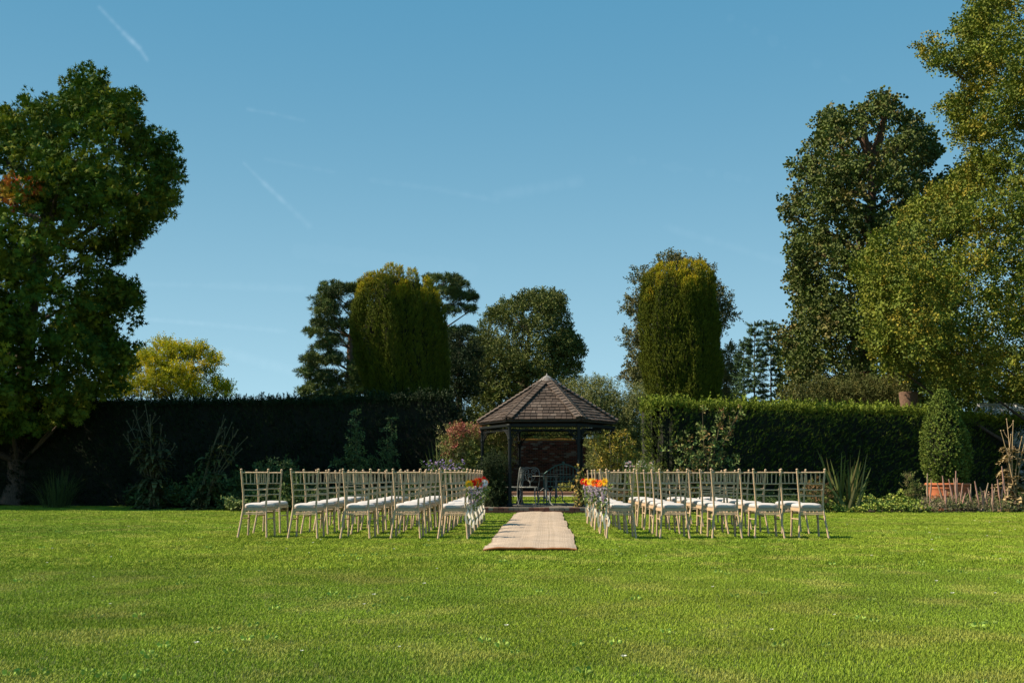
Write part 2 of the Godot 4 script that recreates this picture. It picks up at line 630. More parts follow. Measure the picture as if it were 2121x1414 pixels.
func light_and_camera() -> void:
	var cam := Camera3D.new()
	cam.name = "camera"
	cam.position = Vector3(0, EYE, 0)
	cam.rotation_degrees = Vector3(PITCH, 0, 0)
	cam.fov = rad_to_deg(2.0 * atan(707.0 / FOCAL))
	cam.far = 1500.0
	cam.current = true
	add_child(cam)
	var env := Environment.new()
	env.background_mode = Environment.BG_SKY
	env.tonemap_mode = Environment.TONE_MAPPER_LINEAR
	env.tonemap_exposure = EXPOSURE
	env.sdfgi_enabled = true
	env.ssao_enabled = true
	env.ssil_enabled = true
	var sm := ProceduralSkyMaterial.new()
	sm.sky_top_color = lin(0.066 / EXPOSURE, 0.284 / EXPOSURE, 0.485 / EXPOSURE)
	sm.sky_horizon_color = lin(0.55 / EXPOSURE, 0.85 / EXPOSURE, 0.97 / EXPOSURE)
	sm.sky_curve = 0.15
	sm.sky_energy_multiplier = 1.0
	sm.sky_cover = sky_cover()
	sm.sky_cover_modulate = Color(1, 1, 1, 1)
	sm.ground_bottom_color = lin(0.05, 0.08, 0.03)
	sm.ground_horizon_color = lin(0.08, 0.11, 0.06)
	sm.sun_angle_max = 1.0
	var sky := Sky.new()
	sky.sky_material = sm
	env.sky = sky
	var we := WorldEnvironment.new()
	we.name = "world"
	we.environment = env
	add_child(we)
	var sun := DirectionalLight3D.new()
	sun.name = "sun"
	sun.light_energy = 1.6
	sun.light_color = Color(1.0, 0.93, 0.82)
	sun.light_angular_distance = 0.5
	sun.shadow_enabled = true
	var el := deg_to_rad(45.5)
	var az := deg_to_rad(1.0)
	add_child(sun)
	sun.look_at_from_position(Vector3(-cos(el) * cos(az), sin(el), cos(el) * sin(az)) * 50.0, Vector3.ZERO)

# ---------------------------------------------------------------- ground
const EDGE := [[-900, 1040], [-150, 1043], [120, 1043], [300, 1051], [500, 1059], [640, 1062], [1010, 1063], [1215, 1063], [1500, 1063], [1800, 1063], [2150, 1062], [3000, 1060]]

func edge_depth(px: float) -> float:
	var y := 1062.0
	for i in EDGE.size() - 1:
		if px >= EDGE[i][0] and px <= EDGE[i + 1][0]:
			y = lerpf(EDGE[i][1], EDGE[i + 1][1], (px - EDGE[i][0]) / (EDGE[i + 1][0] - EDGE[i][0]))
	return -on_ground(px, y).z

func lawn_tint(x: float, z: float) -> Color:
	var a := noise.get_noise_2d(x * 14.0, z * 14.0)
	var b := noise.get_noise_2d(x * 60.0 + 300.0, z * 60.0)
	var c := noise.get_noise_2d(x * 5.0 - 90.0, z * 8.0)
	var col := Color(0.218, 0.286, 0.040)
	col = col.lerp(Color(0.155, 0.232, 0.034), clampf(0.3 + a * 1.3, 0.0, 1.0) * 0.7)
	col = col.lerp(Color(0.42, 0.36, 0.13), clampf(b * 1.9 - 0.1, 0.0, 1.0) * 0.55)
	col = col.lerp(Color(0.285, 0.310, 0.045), clampf(c * 1.2 + 0.2, 0.0, 1.0) * 0.5)
	var lum := 1.0 + 0.22 * noise.get_noise_2d(x * 32.0 - 500.0, z * 44.0) + 0.12 * noise.get_noise_2d(x * 9.0 + 40.0, z * 15.0)
	return Color(col.r * lum, col.g * lum, col.b * lum)

func build_ground() -> void:
	var mb := MB.new()
	mb.quad(Vector3(-600, 0, 60), Vector3(600, 0, 60), Vector3(600, 0, -900), Vector3(-600, 0, -900))
	var g := noise_tex(0.02, Color(0.20, 0.25, 0.06), Color(0.34, 0.38, 0.12), 512, 5, 3)
	var ground := obj("ground", mb, grained(g, Vector3.ONE * 0.7, 0.95, g, 2.0))
	tag(ground, "wide mown green lawn ground running past the hedges", "", "", "structure")
	# dug soil of the two beds, a sheet just over the ground
	var soil_tex := noise_tex(0.03, Color(0.10, 0.075, 0.05), Color(0.24, 0.18, 0.12), 512, 5, 8)
	M.soil = grained(soil_tex, Vector3.ONE * 1.3, 0.95, soil_tex, 4.0)
	for r in [[-900, 1003], [1216, 3000]]:
		var sb := MB.new()
		var n := 26
		for i in n:
			var p0 := lerpf(r[0], r[1], float(i) / n)
			var p1 := lerpf(r[0], r[1], float(i + 1) / n)
			var d0 := edge_depth(p0) + noise.get_noise_1d(p0 * 3.0) * 0.12
			var d1 := edge_depth(p1) + noise.get_noise_1d(p1 * 3.0) * 0.12
			var up := Vector3(0, 0.004, 0)
			sb.quad(foot(p0, d0) + up, foot(p1, d1) + up, foot(p1, 33.0) + up, foot(p0, 33.0) + up)
		tag(obj("soil_bed", sb, M.soil), "dark soil of the flower bed along the hedge", "", "", "structure")

func tuft(blades: int, rad: float, hmin: float, hmax: float, wid: float, seed_: int) -> ArrayMesh:
	var keep := rng.state
	rng.seed = seed_
	var mb := MB.new()
	for k in blades:
		var a := rng.randf() * TAU
		var r := rad * sqrt(rng.randf())
		var p := Vector3(cos(a) * r, -0.004, sin(a) * r)
		var h := rng.randf_range(hmin, hmax)
		var b := rng.randf() * TAU
		var lean := Vector3(cos(b), 0, sin(b)) * h * rng.randf_range(0.15, 0.9)
		var s := Vector3(-sin(b), 0, cos(b)) * wid * rng.randf_range(0.6, 1.2)
		var sh := rng.randf_range(0.55, 1.0)
		mb.col = Color(sh * rng.randf_range(0.85, 1.0), sh, sh * rng.randf_range(0.6, 1.0))
		var m := p + lean * 0.35 + Vector3(0, h * 0.6, 0)
		mb.quad(p - s, p + s, m + s * 0.8, m - s * 0.8)
		mb.tri(m - s * 0.8, m + s * 0.8, p + lean + Vector3(0, h * 0.95, 0))
	rng.state = keep
	return mb.mesh()

var runner_quad := PackedVector2Array()

func build_grass() -> void:
	var xf := []
	var cols := PackedColorArray()
	var far_xf := []
	var far_cols := PackedColorArray()
	# near lawn: rows of jittered tufts, thinner and larger with distance
	var d := 3.3
	while d < 30.0:
		var step := 0.033 + maxf(0.0, d - 4.0) * 0.0022
		var half := d * 0.62 + 1.2
		var x := -half
		while x < half:
			var p := Vector3(x + rng.randf_range(-1, 1) * step, 0, -(d + rng.randf_range(-1, 1) * step))
			x += step
			var px := px_of(p).x
			var lim := edge_depth(px)
			if px > 1003.0 and px < 1216.0: lim = 22.15
			if -p.z > lim + noise.get_noise_1d(px * 2.0) * 0.08: continue
			if Geometry2D.is_point_in_polygon(Vector2(p.x, p.z), runner_quad): continue
			var s := (0.85 + maxf(0.0, d - 5.0) * 0.035) * rng.randf_range(0.75, 1.25)
			var hs := rng.randf_range(0.85, 1.15) * (1.0 + 0.2 * noise.get_noise_2d(p.x * 22.0, p.z * 22.0))
			if absf(-p.z - lim) < 0.15: hs *= 1.8
			var b := Basis(Vector3.UP, rng.randf() * TAU) * Basis.from_scale(Vector3(s, hs, s))
			var c := lawn_tint(p.x, p.z)
			var j := rng.randf_range(0.78, 1.22)
			c = Color(c.r * j, c.g * j, c.b * j)
			if d < 9.0:
				xf.append(Transform3D(b, p)); cols.append(c)
			else:
				far_xf.append(Transform3D(b, p)); far_cols.append(c)
		d += step
	# the strip of lawn behind the gazebo
	for i in 5200:
		var p := Vector3(0, 0, -rng.randf_range(27.0, 40.0))
		p.x = foot(rng.randf_range(930, 1260), -p.z).x
		far_xf.append(Transform3D(Basis(Vector3.UP, rng.randf() * TAU) * Basis.from_scale(Vector3(2.2, 1.3, 2.2)), p))
		far_cols.append(lawn_tint(p.x, p.z))
	M.grass = leafy(Color(0.34, 0.38, 0.14), 0.6, 0.3)
	tag(scatter("lawn_grass", tuft(32, 0.058, 0.010, 0.025, 0.0017, 5), M.grass, xf, cols, self, 1.36), "short mown lawn grass in front of the chairs", "grass", "", "stuff")
	tag(scatter("far_lawn_grass", tuft(18, 0.07, 0.014, 0.03, 0.003, 6), M.grass, far_xf, far_cols, self, 1.36), "short lawn grass under and around the chair rows", "grass", "", "stuff")
	# clover and daisies in the turf
	var cm := MB.new()
	for k in 7:
		var a := k * 0.9
		var t := Transform3D(basis_along(Vector3(cos(a) * 0.9, 0.45, sin(a) * 0.9).normalized(), PI * 0.5, 1.0), Vector3(cos(a), 0, sin(a)) * 0.012 + Vector3(0, 0.017 + 0.004 * (k % 3), 0))
		leaf_into(cm, t, "round", 0.018)
	xf = []
	cols = PackedColorArray()
	for i in 90000:
		if xf.size() > 200: break
		var dd := 3.6 + 13.0 * pow(rng.randf(), 1.6)
		var p := Vector3(rng.randf_range(-1, 1) * (dd * 0.6 + 0.5), 0, -dd)
		if noise.get_noise_2d(p.x * 45.0 + 70.0, p.z * 45.0) < 0.22: continue
		if Geometry2D.is_point_in_polygon(Vector2(p.x, p.z), runner_quad): continue
		xf.append(Transform3D(Basis(Vector3.UP, rng.randf() * TAU) * Basis.from_scale(Vector3.ONE * rng.randf_range(0.8, 1.4)), p))
		cols.append(Color(0.13, 0.185, 0.04) * rng.randf_range(0.7, 1.3))
	tag(scatter("clover_leaves", cm.mesh(), M.grass, xf, cols), "small bluish clover leaves growing in patches of the lawn", "clover", "", "stuff")
	var dm := MB.new()
	for k in 8:
		var a := TAU * k / 8
		leaf_into(dm, Transform3D(basis_along(Vector3(cos(a), 0.25, sin(a)).normalized(), PI * 0.5, 1.0), Vector3(0, 0.028, 0)), "oval", 0.010)
	xf = []
	cols = PackedColorArray()
	for i in 70:
		var dd := 4.2 + 15.0 * rng.randf()
		var p := Vector3(rng.randf_range(-1, 1) * (dd * 0.55), 0, -dd)
		if Geometry2D.is_point_in_polygon(Vector2(p.x, p.z), runner_quad): continue
		xf.append(Transform3D(Basis(Vector3.UP, rng.randf() * TAU) * Basis.from_scale(Vector3.ONE * rng.randf_range(0.8, 1.5)), p))
		cols.append(Color(0.75, 0.74, 0.66))
	tag(scatter("daisy_petals", dm.mesh(), leafy(Color.BLACK, 0.7), xf, cols, self, 1.0), "tiny white daisies and petals dotted over the lawn", "daisies", "", "stuff")

# ---------------------------------------------------------------- runner
func build_runner() -> void:
	# corners in the photo: front left, front right, back right, back left
	var fl := on_ground(1005, 1143); var fr := on_ground(1192, 1142)
	var br := on_ground(1165, 1063.5); var bl := on_ground(1069, 1063.5)
	var shrink := func(p: Vector3, q: Vector3): return Vector2(p.x, p.z).lerp(Vector2(q.x, q.z), 0.012)
	runner_quad = PackedVector2Array([shrink.call(fl, br), shrink.call(fr, bl), shrink.call(br, fl), shrink.call(bl, fr)])
	var mb := MB.new()
	var trim := MB.new()
	var nu := 36
	var nv := 260
	var pos := func(i, j):
		var u := float(i) / nu
		var v := float(j) / nv
		var p: Vector3 = fl.lerp(fr, u).lerp(bl.lerp(br, u), v)
		var e: float = noise.get_noise_2d(v * 260.0, 40.0 if u > 0.5 else 90.0) * 0.035 * absf(u * 2.0 - 1.0)
		p.x += e + 0.03 * sin(v * 5.0) * (u - 0.5)
		p.z += noise.get_noise_2d(u * 120.0, 7.0 if j == 0 else 300.0) * 0.05 * (1.0 if j == 0 or j == nv else 0.0)
		var y := 0.045 + 0.026 * noise.get_noise_2d(p.x * 60.0, p.z * 90.0) + 0.004 * noise.get_noise_2d(p.x * 260.0, p.z * 420.0)
		y += 0.006 * exp(-pow((u - 0.52) * 22.0, 2.0))                      # fold down the middle
		for r in [0.07, 0.14, 0.215, 0.27, 0.31, 0.38, 0.46, 0.53, 0.6, 0.68, 0.74, 0.83, 0.92]:                              # cross creases
			y += 0.020 * exp(-pow((v - r - 0.008 * sin(u * 5.0 + r * 40.0)) * 150.0, 2.0)) * maxf(0.0, 0.35 + 0.65 * sin(u * 4.0 + r * 17.0))
		p.y = y - 0.012 * pow(absf(u * 2.0 - 1.0), 10.0)
		return p
	var grid := []
	for j in nv + 1:
		for i in nu + 1:
			grid.append(pos.call(i, j))
	for j in nv + 1:
		for i in nu + 1:
			var a: Vector3 = grid[j * (nu + 1) + mini(i + 1, nu)] - grid[j * (nu + 1) + maxi(i - 1, 0)]
			var b: Vector3 = grid[mini(j + 1, nv) * (nu + 1) + i] - grid[maxi(j - 1, 0) * (nu + 1) + i]
			mb.put(grid[j * (nu + 1) + i], a.cross(b).normalized())
			mb.uv.append(Vector2(i * 1.0 / nu, j * 11.0 / nv))
	for j in nv:
		for i in nu:
			var a := j * (nu + 1) + i
			mb.face(a, a + 1, a + nu + 2); mb.face(a, a + nu + 2, a + nu + 1)
	var weave := Image.create(256, 256, false, Image.FORMAT_RGB8)
	var wr := RandomNumberGenerator.new()
	wr.seed = 4
	var warp := []
	var weft := []
	for i in 256:
		warp.append(wr.randf_range(-0.06, 0.06)); weft.append(wr.randf_range(-0.08, 0.08))
	for y in 256:
		for x in 256:
			var over := (x / 2 + y / 2) % 2
			var k: float = 0.0 + warp[x] + weft[y] + (0.05 if over == 0 else -0.05) + wr.randf_range(-0.04, 0.04)
			weave.set_pixel(x, y, Color(0.625 + k, 0.56 + k, 0.492 + k))
	var m := StandardMaterial3D.new()
	m.albedo_texture = ImageTexture.create_from_image(weave)
	m.uv1_scale = Vector3(1.4, 1.4, 1)
	m.roughness = 0.95
	m.cull_mode = BaseMaterial3D.CULL_DISABLED
	var t := thing("aisle_runner", "long beige burlap aisle runner on the grass between the two chair blocks", "runner")
	obj("cloth", mb, m, t)
	# stitched rust-coloured hems at the ends and the turned edges of the sides
	for row in [0, nv]:
		var hb := MB.new()
		var pts := PackedVector3Array()
		for i in nu + 1: pts.append(grid[row * (nu + 1) + i] + Vector3(0, -0.008, 0.004 if row == 0 else -0.004))
		var rr := PackedFloat32Array()
		for i in nu + 1: rr.append(0.014)
		hb.tube(pts, rr, 6)
		obj("hem", hb, plain(0.28, 0.10, 0.03, 0.9), t)
	for side in [0, nu]:
		var hb := MB.new()
		var pts := PackedVector3Array()
		var rr := PackedFloat32Array()
		for j in range(0, nv + 1, 2):
			pts.append(grid[j * (nu + 1) + side] + Vector3(0, -0.004, 0)); rr.append(0.007)
		hb.tube(pts, rr, 5)
		obj("edge", hb, plain(0.26, 0.19, 0.13, 0.95), t)

# ---------------------------------------------------------------- chairs
func bamboo(mb: MB, pts: Array, r0: float, r1: float, step := 0.085, sides := 7) -> void:
	var p := PackedVector3Array()
	var r := PackedFloat32Array()
	var len_ := 0.0
	for i in pts.size() - 1: len_ += pts[i].distance_to(pts[i + 1])
	var m := int(len_ / 0.02) + 1
	for i in m + 1:
		var s := len_ * i / m
		var acc := 0.0
		for k in pts.size() - 1:
			var l: float = pts[k].distance_to(pts[k + 1])
			if s <= acc + l or k == pts.size() - 2:
				p.append(pts[k].lerp(pts[k + 1], clampf((s - acc) / l, 0, 1)))
				break
			acc += l
		var ring := exp(-pow((fposmod(s, step) - step * 0.5) / 0.009, 2.0))
		r.append(lerpf(r0, r1, s / len_) * (1.0 + 0.2 * ring))
	mb.tube(p, r, sides)

func rod(mb: MB, a: Vector3, b: Vector3, r: float, bumps := true) -> void:
	if bumps:
		var p := PackedVector3Array()
		var rr := PackedFloat32Array()
		for i in 9:
			p.append(a.lerp(b, i / 8.0))
			rr.append(r * (1.22 if i == 2 or i == 6 else 1.0))
		mb.tube(p, rr, 6)
	else:
		mb.tube(PackedVector3Array([a, b]), PackedFloat32Array([r, r]), 6)

func make_chair() -> Node3D:
	var t := thing("banquet_chair", "", "chair")
	var wood: Material = M.limewash
	# the back posts: flared at the foot, narrow at the seat, flared again at the top
	var post := func(s): return [Vector3(0.196 * s, 0, 0.25), Vector3(0.172 * s, 0.22, 0.205), Vector3(0.153 * s, 0.41, 0.175), Vector3(0.158 * s, 0.58, 0.18), Vector3(0.183 * s, 0.9, 0.228)]
	for s in [-1.0, 1.0]:
		var mb := MB.new()
		bamboo(mb, post.call(s), 0.0135, 0.0135)
		mb.ball(Vector3(0.184 * s, 0.911, 0.23), 0.0175, 8, 5, 0.85)
		obj("back_post", mb, wood, t)
	for s in [-1.0, 1.0]:
		var mb := MB.new()
		bamboo(mb, [Vector3(0.186 * s, 0, -0.215), Vector3(0.178 * s, 0.2, -0.2), Vector3(0.17 * s, 0.375, -0.185)], 0.0135, 0.0165)
		obj("leg", mb, wood, t)
	# seat frame: a board narrower at the back, with a rounded front
	var outline := []
	for q in [[-0.148, 0.18], [0.148, 0.18], [0.198, -0.15], [0.186, -0.2], [0.1, -0.215], [-0.1, -0.215], [-0.186, -0.2], [-0.198, -0.15]]: outline.append(Vector2(q[0], q[1]))
	var fr := MB.new()
	for k in outline.size():
		var a: Vector2 = outline[k]
		var b: Vector2 = outline[(k + 1) % outline.size()]
		fr.quad(Vector3(a.x, 0.362, a.y), Vector3(b.x, 0.362, b.y), Vector3(b.x, 0.402, b.y), Vector3(a.x, 0.402, a.y))
		fr.tri(Vector3(0, 0.402, 0), Vector3(a.x, 0.402, a.y), Vector3(b.x, 0.402, b.y))
		fr.tri(Vector3(0, 0.362, 0), Vector3(b.x, 0.362, b.y), Vector3(a.x, 0.362, a.y))
	obj("seat_frame", fr, wood, t)
	# cushion: rounded pad, domed
	var cu := MB.new()
	var rings := [[0.90, 0.403], [0.985, 0.408], [1.0, 0.419], [1.0, 0.43], [0.97, 0.443], [0.88, 0.453], [0.65, 0.461], [0.3, 0.465], [0.001, 0.466]]
	var seg := 40
	for r in rings:
		for k in seg:
			var a := TAU * k / seg
			var c := cos(a); var s := sin(a)
			var e := 0.33
			var x := signf(c) * pow(absf(c), e) ; var z := signf(s) * pow(absf(s), e)
			var wide := lerpf(0.196, 0.15, (z + 1.0) * 0.5)
			var p := Vector3(x * wide * r[0], r[1], -0.022 + z * 0.19 * r[0])
			var nn := Vector3(c * 0.8, (r[1] - 0.428) * 28.0 + 0.02, s * 0.8)
			if r[0] < 0.95 and r[1] > 0.43: nn = Vector3(c * 0.28 * r[0], 1.0, s * 0.28 * r[0])
			cu.put(p, nn.normalized())
	for i in rings.size() - 1:
		for k in seg:
			var a := i * seg + k
			var b := i * seg + (k + 1) % seg
			cu.face(a, a + seg, b + seg); cu.face(a, b + seg, b)
	obj("cushion", cu, M.cushion, t)
	var at_h := func(s, h):
		var q = post.call(s)
		for k in 4:
			if h <= q[k + 1].y: return q[k].lerp(q[k + 1], (h - q[k].y) / (q[k + 1].y - q[k].y))
		return q[4]
	var tr := MB.new()
	rod(tr, at_h.call(-1.0, 0.872), at_h.call(1.0, 0.872), 0.011)
	obj("top_rail", tr, wood, t)
	for h in [0.722, 0.642, 0.562]:
		var rb := MB.new()
		var a: Vector3 = at_h.call(-1.0, h)
		var b: Vector3 = at_h.call(1.0, h)
		rb.tube(curve3(a, (a + b) * 0.5 + Vector3(0, 0, 0.022), b, 6), taper(0.0088, 0.0088, 6), 6)
		obj("back_rail", rb, wood, t)
	for k in 5:
		var f := (k + 1) / 6.0
		var sb := MB.new()
		var lo: Vector3 = at_h.call(-1.0, 0.722).lerp(at_h.call(1.0, 0.722), f) + Vector3(0, 0, 0.022 * 2.0 * f * (1.0 - f))
		rod(sb, lo, at_h.call(-1.0, 0.872).lerp(at_h.call(1.0, 0.872), f), 0.0068)
		obj("spindle", sb, wood, t)
	for h in [0.318, 0.338]:
		var rb := MB.new()
		rod(rb, at_h.call(-1.0, h), at_h.call(1.0, h), 0.0085)
		obj("stretcher", rb, wood, t)
	var ft := MB.new()
	rod(ft, Vector3(-0.172, 0.325, -0.19), Vector3(0.172, 0.325, -0.19), 0.009)
	obj("stretcher", ft, wood, t)
	for s in [-1.0, 1.0]:
		for h in [0.255]:
			var rb := MB.new()
			rod(rb, at_h.call(s, h), Vector3(0.1765 * s, h - 0.005, -0.196), 0.0085)
			obj("stretcher", rb, wood, t)
	var peg := MB.new()
	for k in 6:
		var f := (k + 0.7) / 6.4
		var p: Vector3 = at_h.call(-1.0, 0.34).lerp(at_h.call(1.0, 0.34), f)
		peg.tube(PackedVector3Array([p, p + Vector3(0, 0.026, -0.003)]), PackedFloat32Array([0.006, 0.006]), 5, false)
	tag(obj("pegs", peg, wood, t), "", "", "", "stuff")
	return t

const ROWS := ["nearest row", "second row", "third row", "fourth row", "fifth row", "row nearest the gazebo"]
const SEATS := ["on the aisle", "second from the aisle", "third from the aisle", "fourth from the aisle", "at the outer end"]

func build_chairs() -> Dictionary:
	var grain := noise_tex(0.03, Color(0.85, 0.745, 0.62), Color(0.63, 0.525, 0.41), 256, 5, 21)
	M.limewash = grained(grain, Vector3(9, 2.2, 9), 0.7)
	var lin_ := noise_tex(0.2, Color(0.76, 0.745, 0.74), Color(0.70, 0.685, 0.68), 256, 3, 22)
	M.cushion = grained(lin_, Vector3.ONE * 5.0, 0.85)
	M.cushion.rim_enabled = true
	M.cushion.rim = 0.2
	var proto := make_chair()
	var first := true
	var aisle := {"left": [], "right": []}
	var left_px := [942.0, 846.0, 745.0, 638.0, 536.0]
	var left_q := [1.0, 0.951, 0.905, 0.868, 0.832, 0.80]
	var left_d := [13.42, 14.5, 15.45, 16.4, 17.4, 18.25]
	var right_px := [1283.0, 1391.0, 1497.0, 1583.0, 1672.0]
	var right_d := [13.38, 14.45, 15.5, 16.45, 17.4]
	for block in ["left", "right"]:
		for r in (6 if block == "left" else 5):
			for c in 5:
				if c == 4 and r > 1: continue
				var px: float
				var d: float
				if block == "left":
					px = 1134.0 - (1134.0 - left_px[c]) * left_q[r]
					d = left_d[r] + (-0.12 if c == 0 else 0.0) + (0.18 if c == 4 else 0.0)
				else:
					var q: float = ([1.0, 0.90, 0.82, 0.765, 0.70] if c == 0 else [1.0, 0.933, 0.865, 0.805, 0.745])[r]
					px = 1134.0 + (right_px[c] - 1134.0) * q
					d = right_d[r] + c * 0.015
				var ch := proto
				if not first:
					ch = proto.duplicate()
					ch.name = numbered(self, "banquet_chair")
					add_child(ch, true)
				first = false
				var fr := rng.randf_range(-0.05, 0.05)
				ch.position = foot(px, d + 0.2 + (fr if r > 0 else 0.0))
				ch.rotation.y = deg_to_rad(AISLE + rng.randf_range(-1.8, 1.8))
				var row: String = ROWS[r]
				if block == "right" and r == 4: row = ROWS[5]
				var seat: String = SEATS[c] if not (c == 3 and r > 1) else "at the outer end"
				tag(ch, "pale wooden chair %s of the runner, %s, %s" % [block, row, seat], "chair", "limewashed chairs in rows on the lawn")
				if c == 0: aisle[block].append(ch)
	return aisle

# ---------------------------------------------------------------- bouquets on the aisle chairs
func gerbera(parent: Node3D, p: Vector3, face_dir: Vector3, r: float, m: Material, centre: Material) -> void:
	var head := MB.new()
	var b := basis_along(face_dir.normalized(), 0.0, 1.0)
	for ring in 3:
		var n := 15
		for k in n:
			var a := TAU * (k + 0.5 * ring) / n + rng.randf_range(-0.06, 0.06)
			var tilt: float = [0.12, 0.4, 0.8][ring]
			var l: float = r * [1.0, 0.86, 0.6][ring] * rng.randf_range(0.92, 1.05)
			var d := Vector3(cos(a) * cos(tilt), sin(tilt), sin(a) * cos(tilt))
			var s := Vector3(-sin(a), 0, cos(a)) * l * 0.115
			var o := Vector3(cos(a), 0, sin(a)) * r * 0.1
			var mid := o + d * l * 0.6 + Vector3(0, l * 0.06, 0)
			head.col = Color.WHITE * rng.randf_range(0.8, 1.0)
			head.quad(b * (o - s * 0.5) + p, b * (o + s * 0.5) + p, b * (mid + s) + p, b * (mid - s) + p)
			head.tri(b * (mid - s) + p, b * (mid + s) + p, b * (o + d * l) + p)
	var h := obj("flower_head", head, m, parent)
	var cb := MB.new()
	cb.lathe([Vector2(r * 0.24, 0.0), Vector2(r * 0.22, r * 0.22), Vector2(r * 0.12, r * 0.3), Vector2(0.0003, r * 0.3)], 10, Transform3D(b, p))
	obj("flower_centre", cb, centre, h)

func petal_mat(r: float, g: float, b: float) -> StandardMaterial3D:
	var m := leafy(Color(0.6, 0.6, 0.6), 0.6)
	m.albedo_color = lin(r, g, b)
	return m

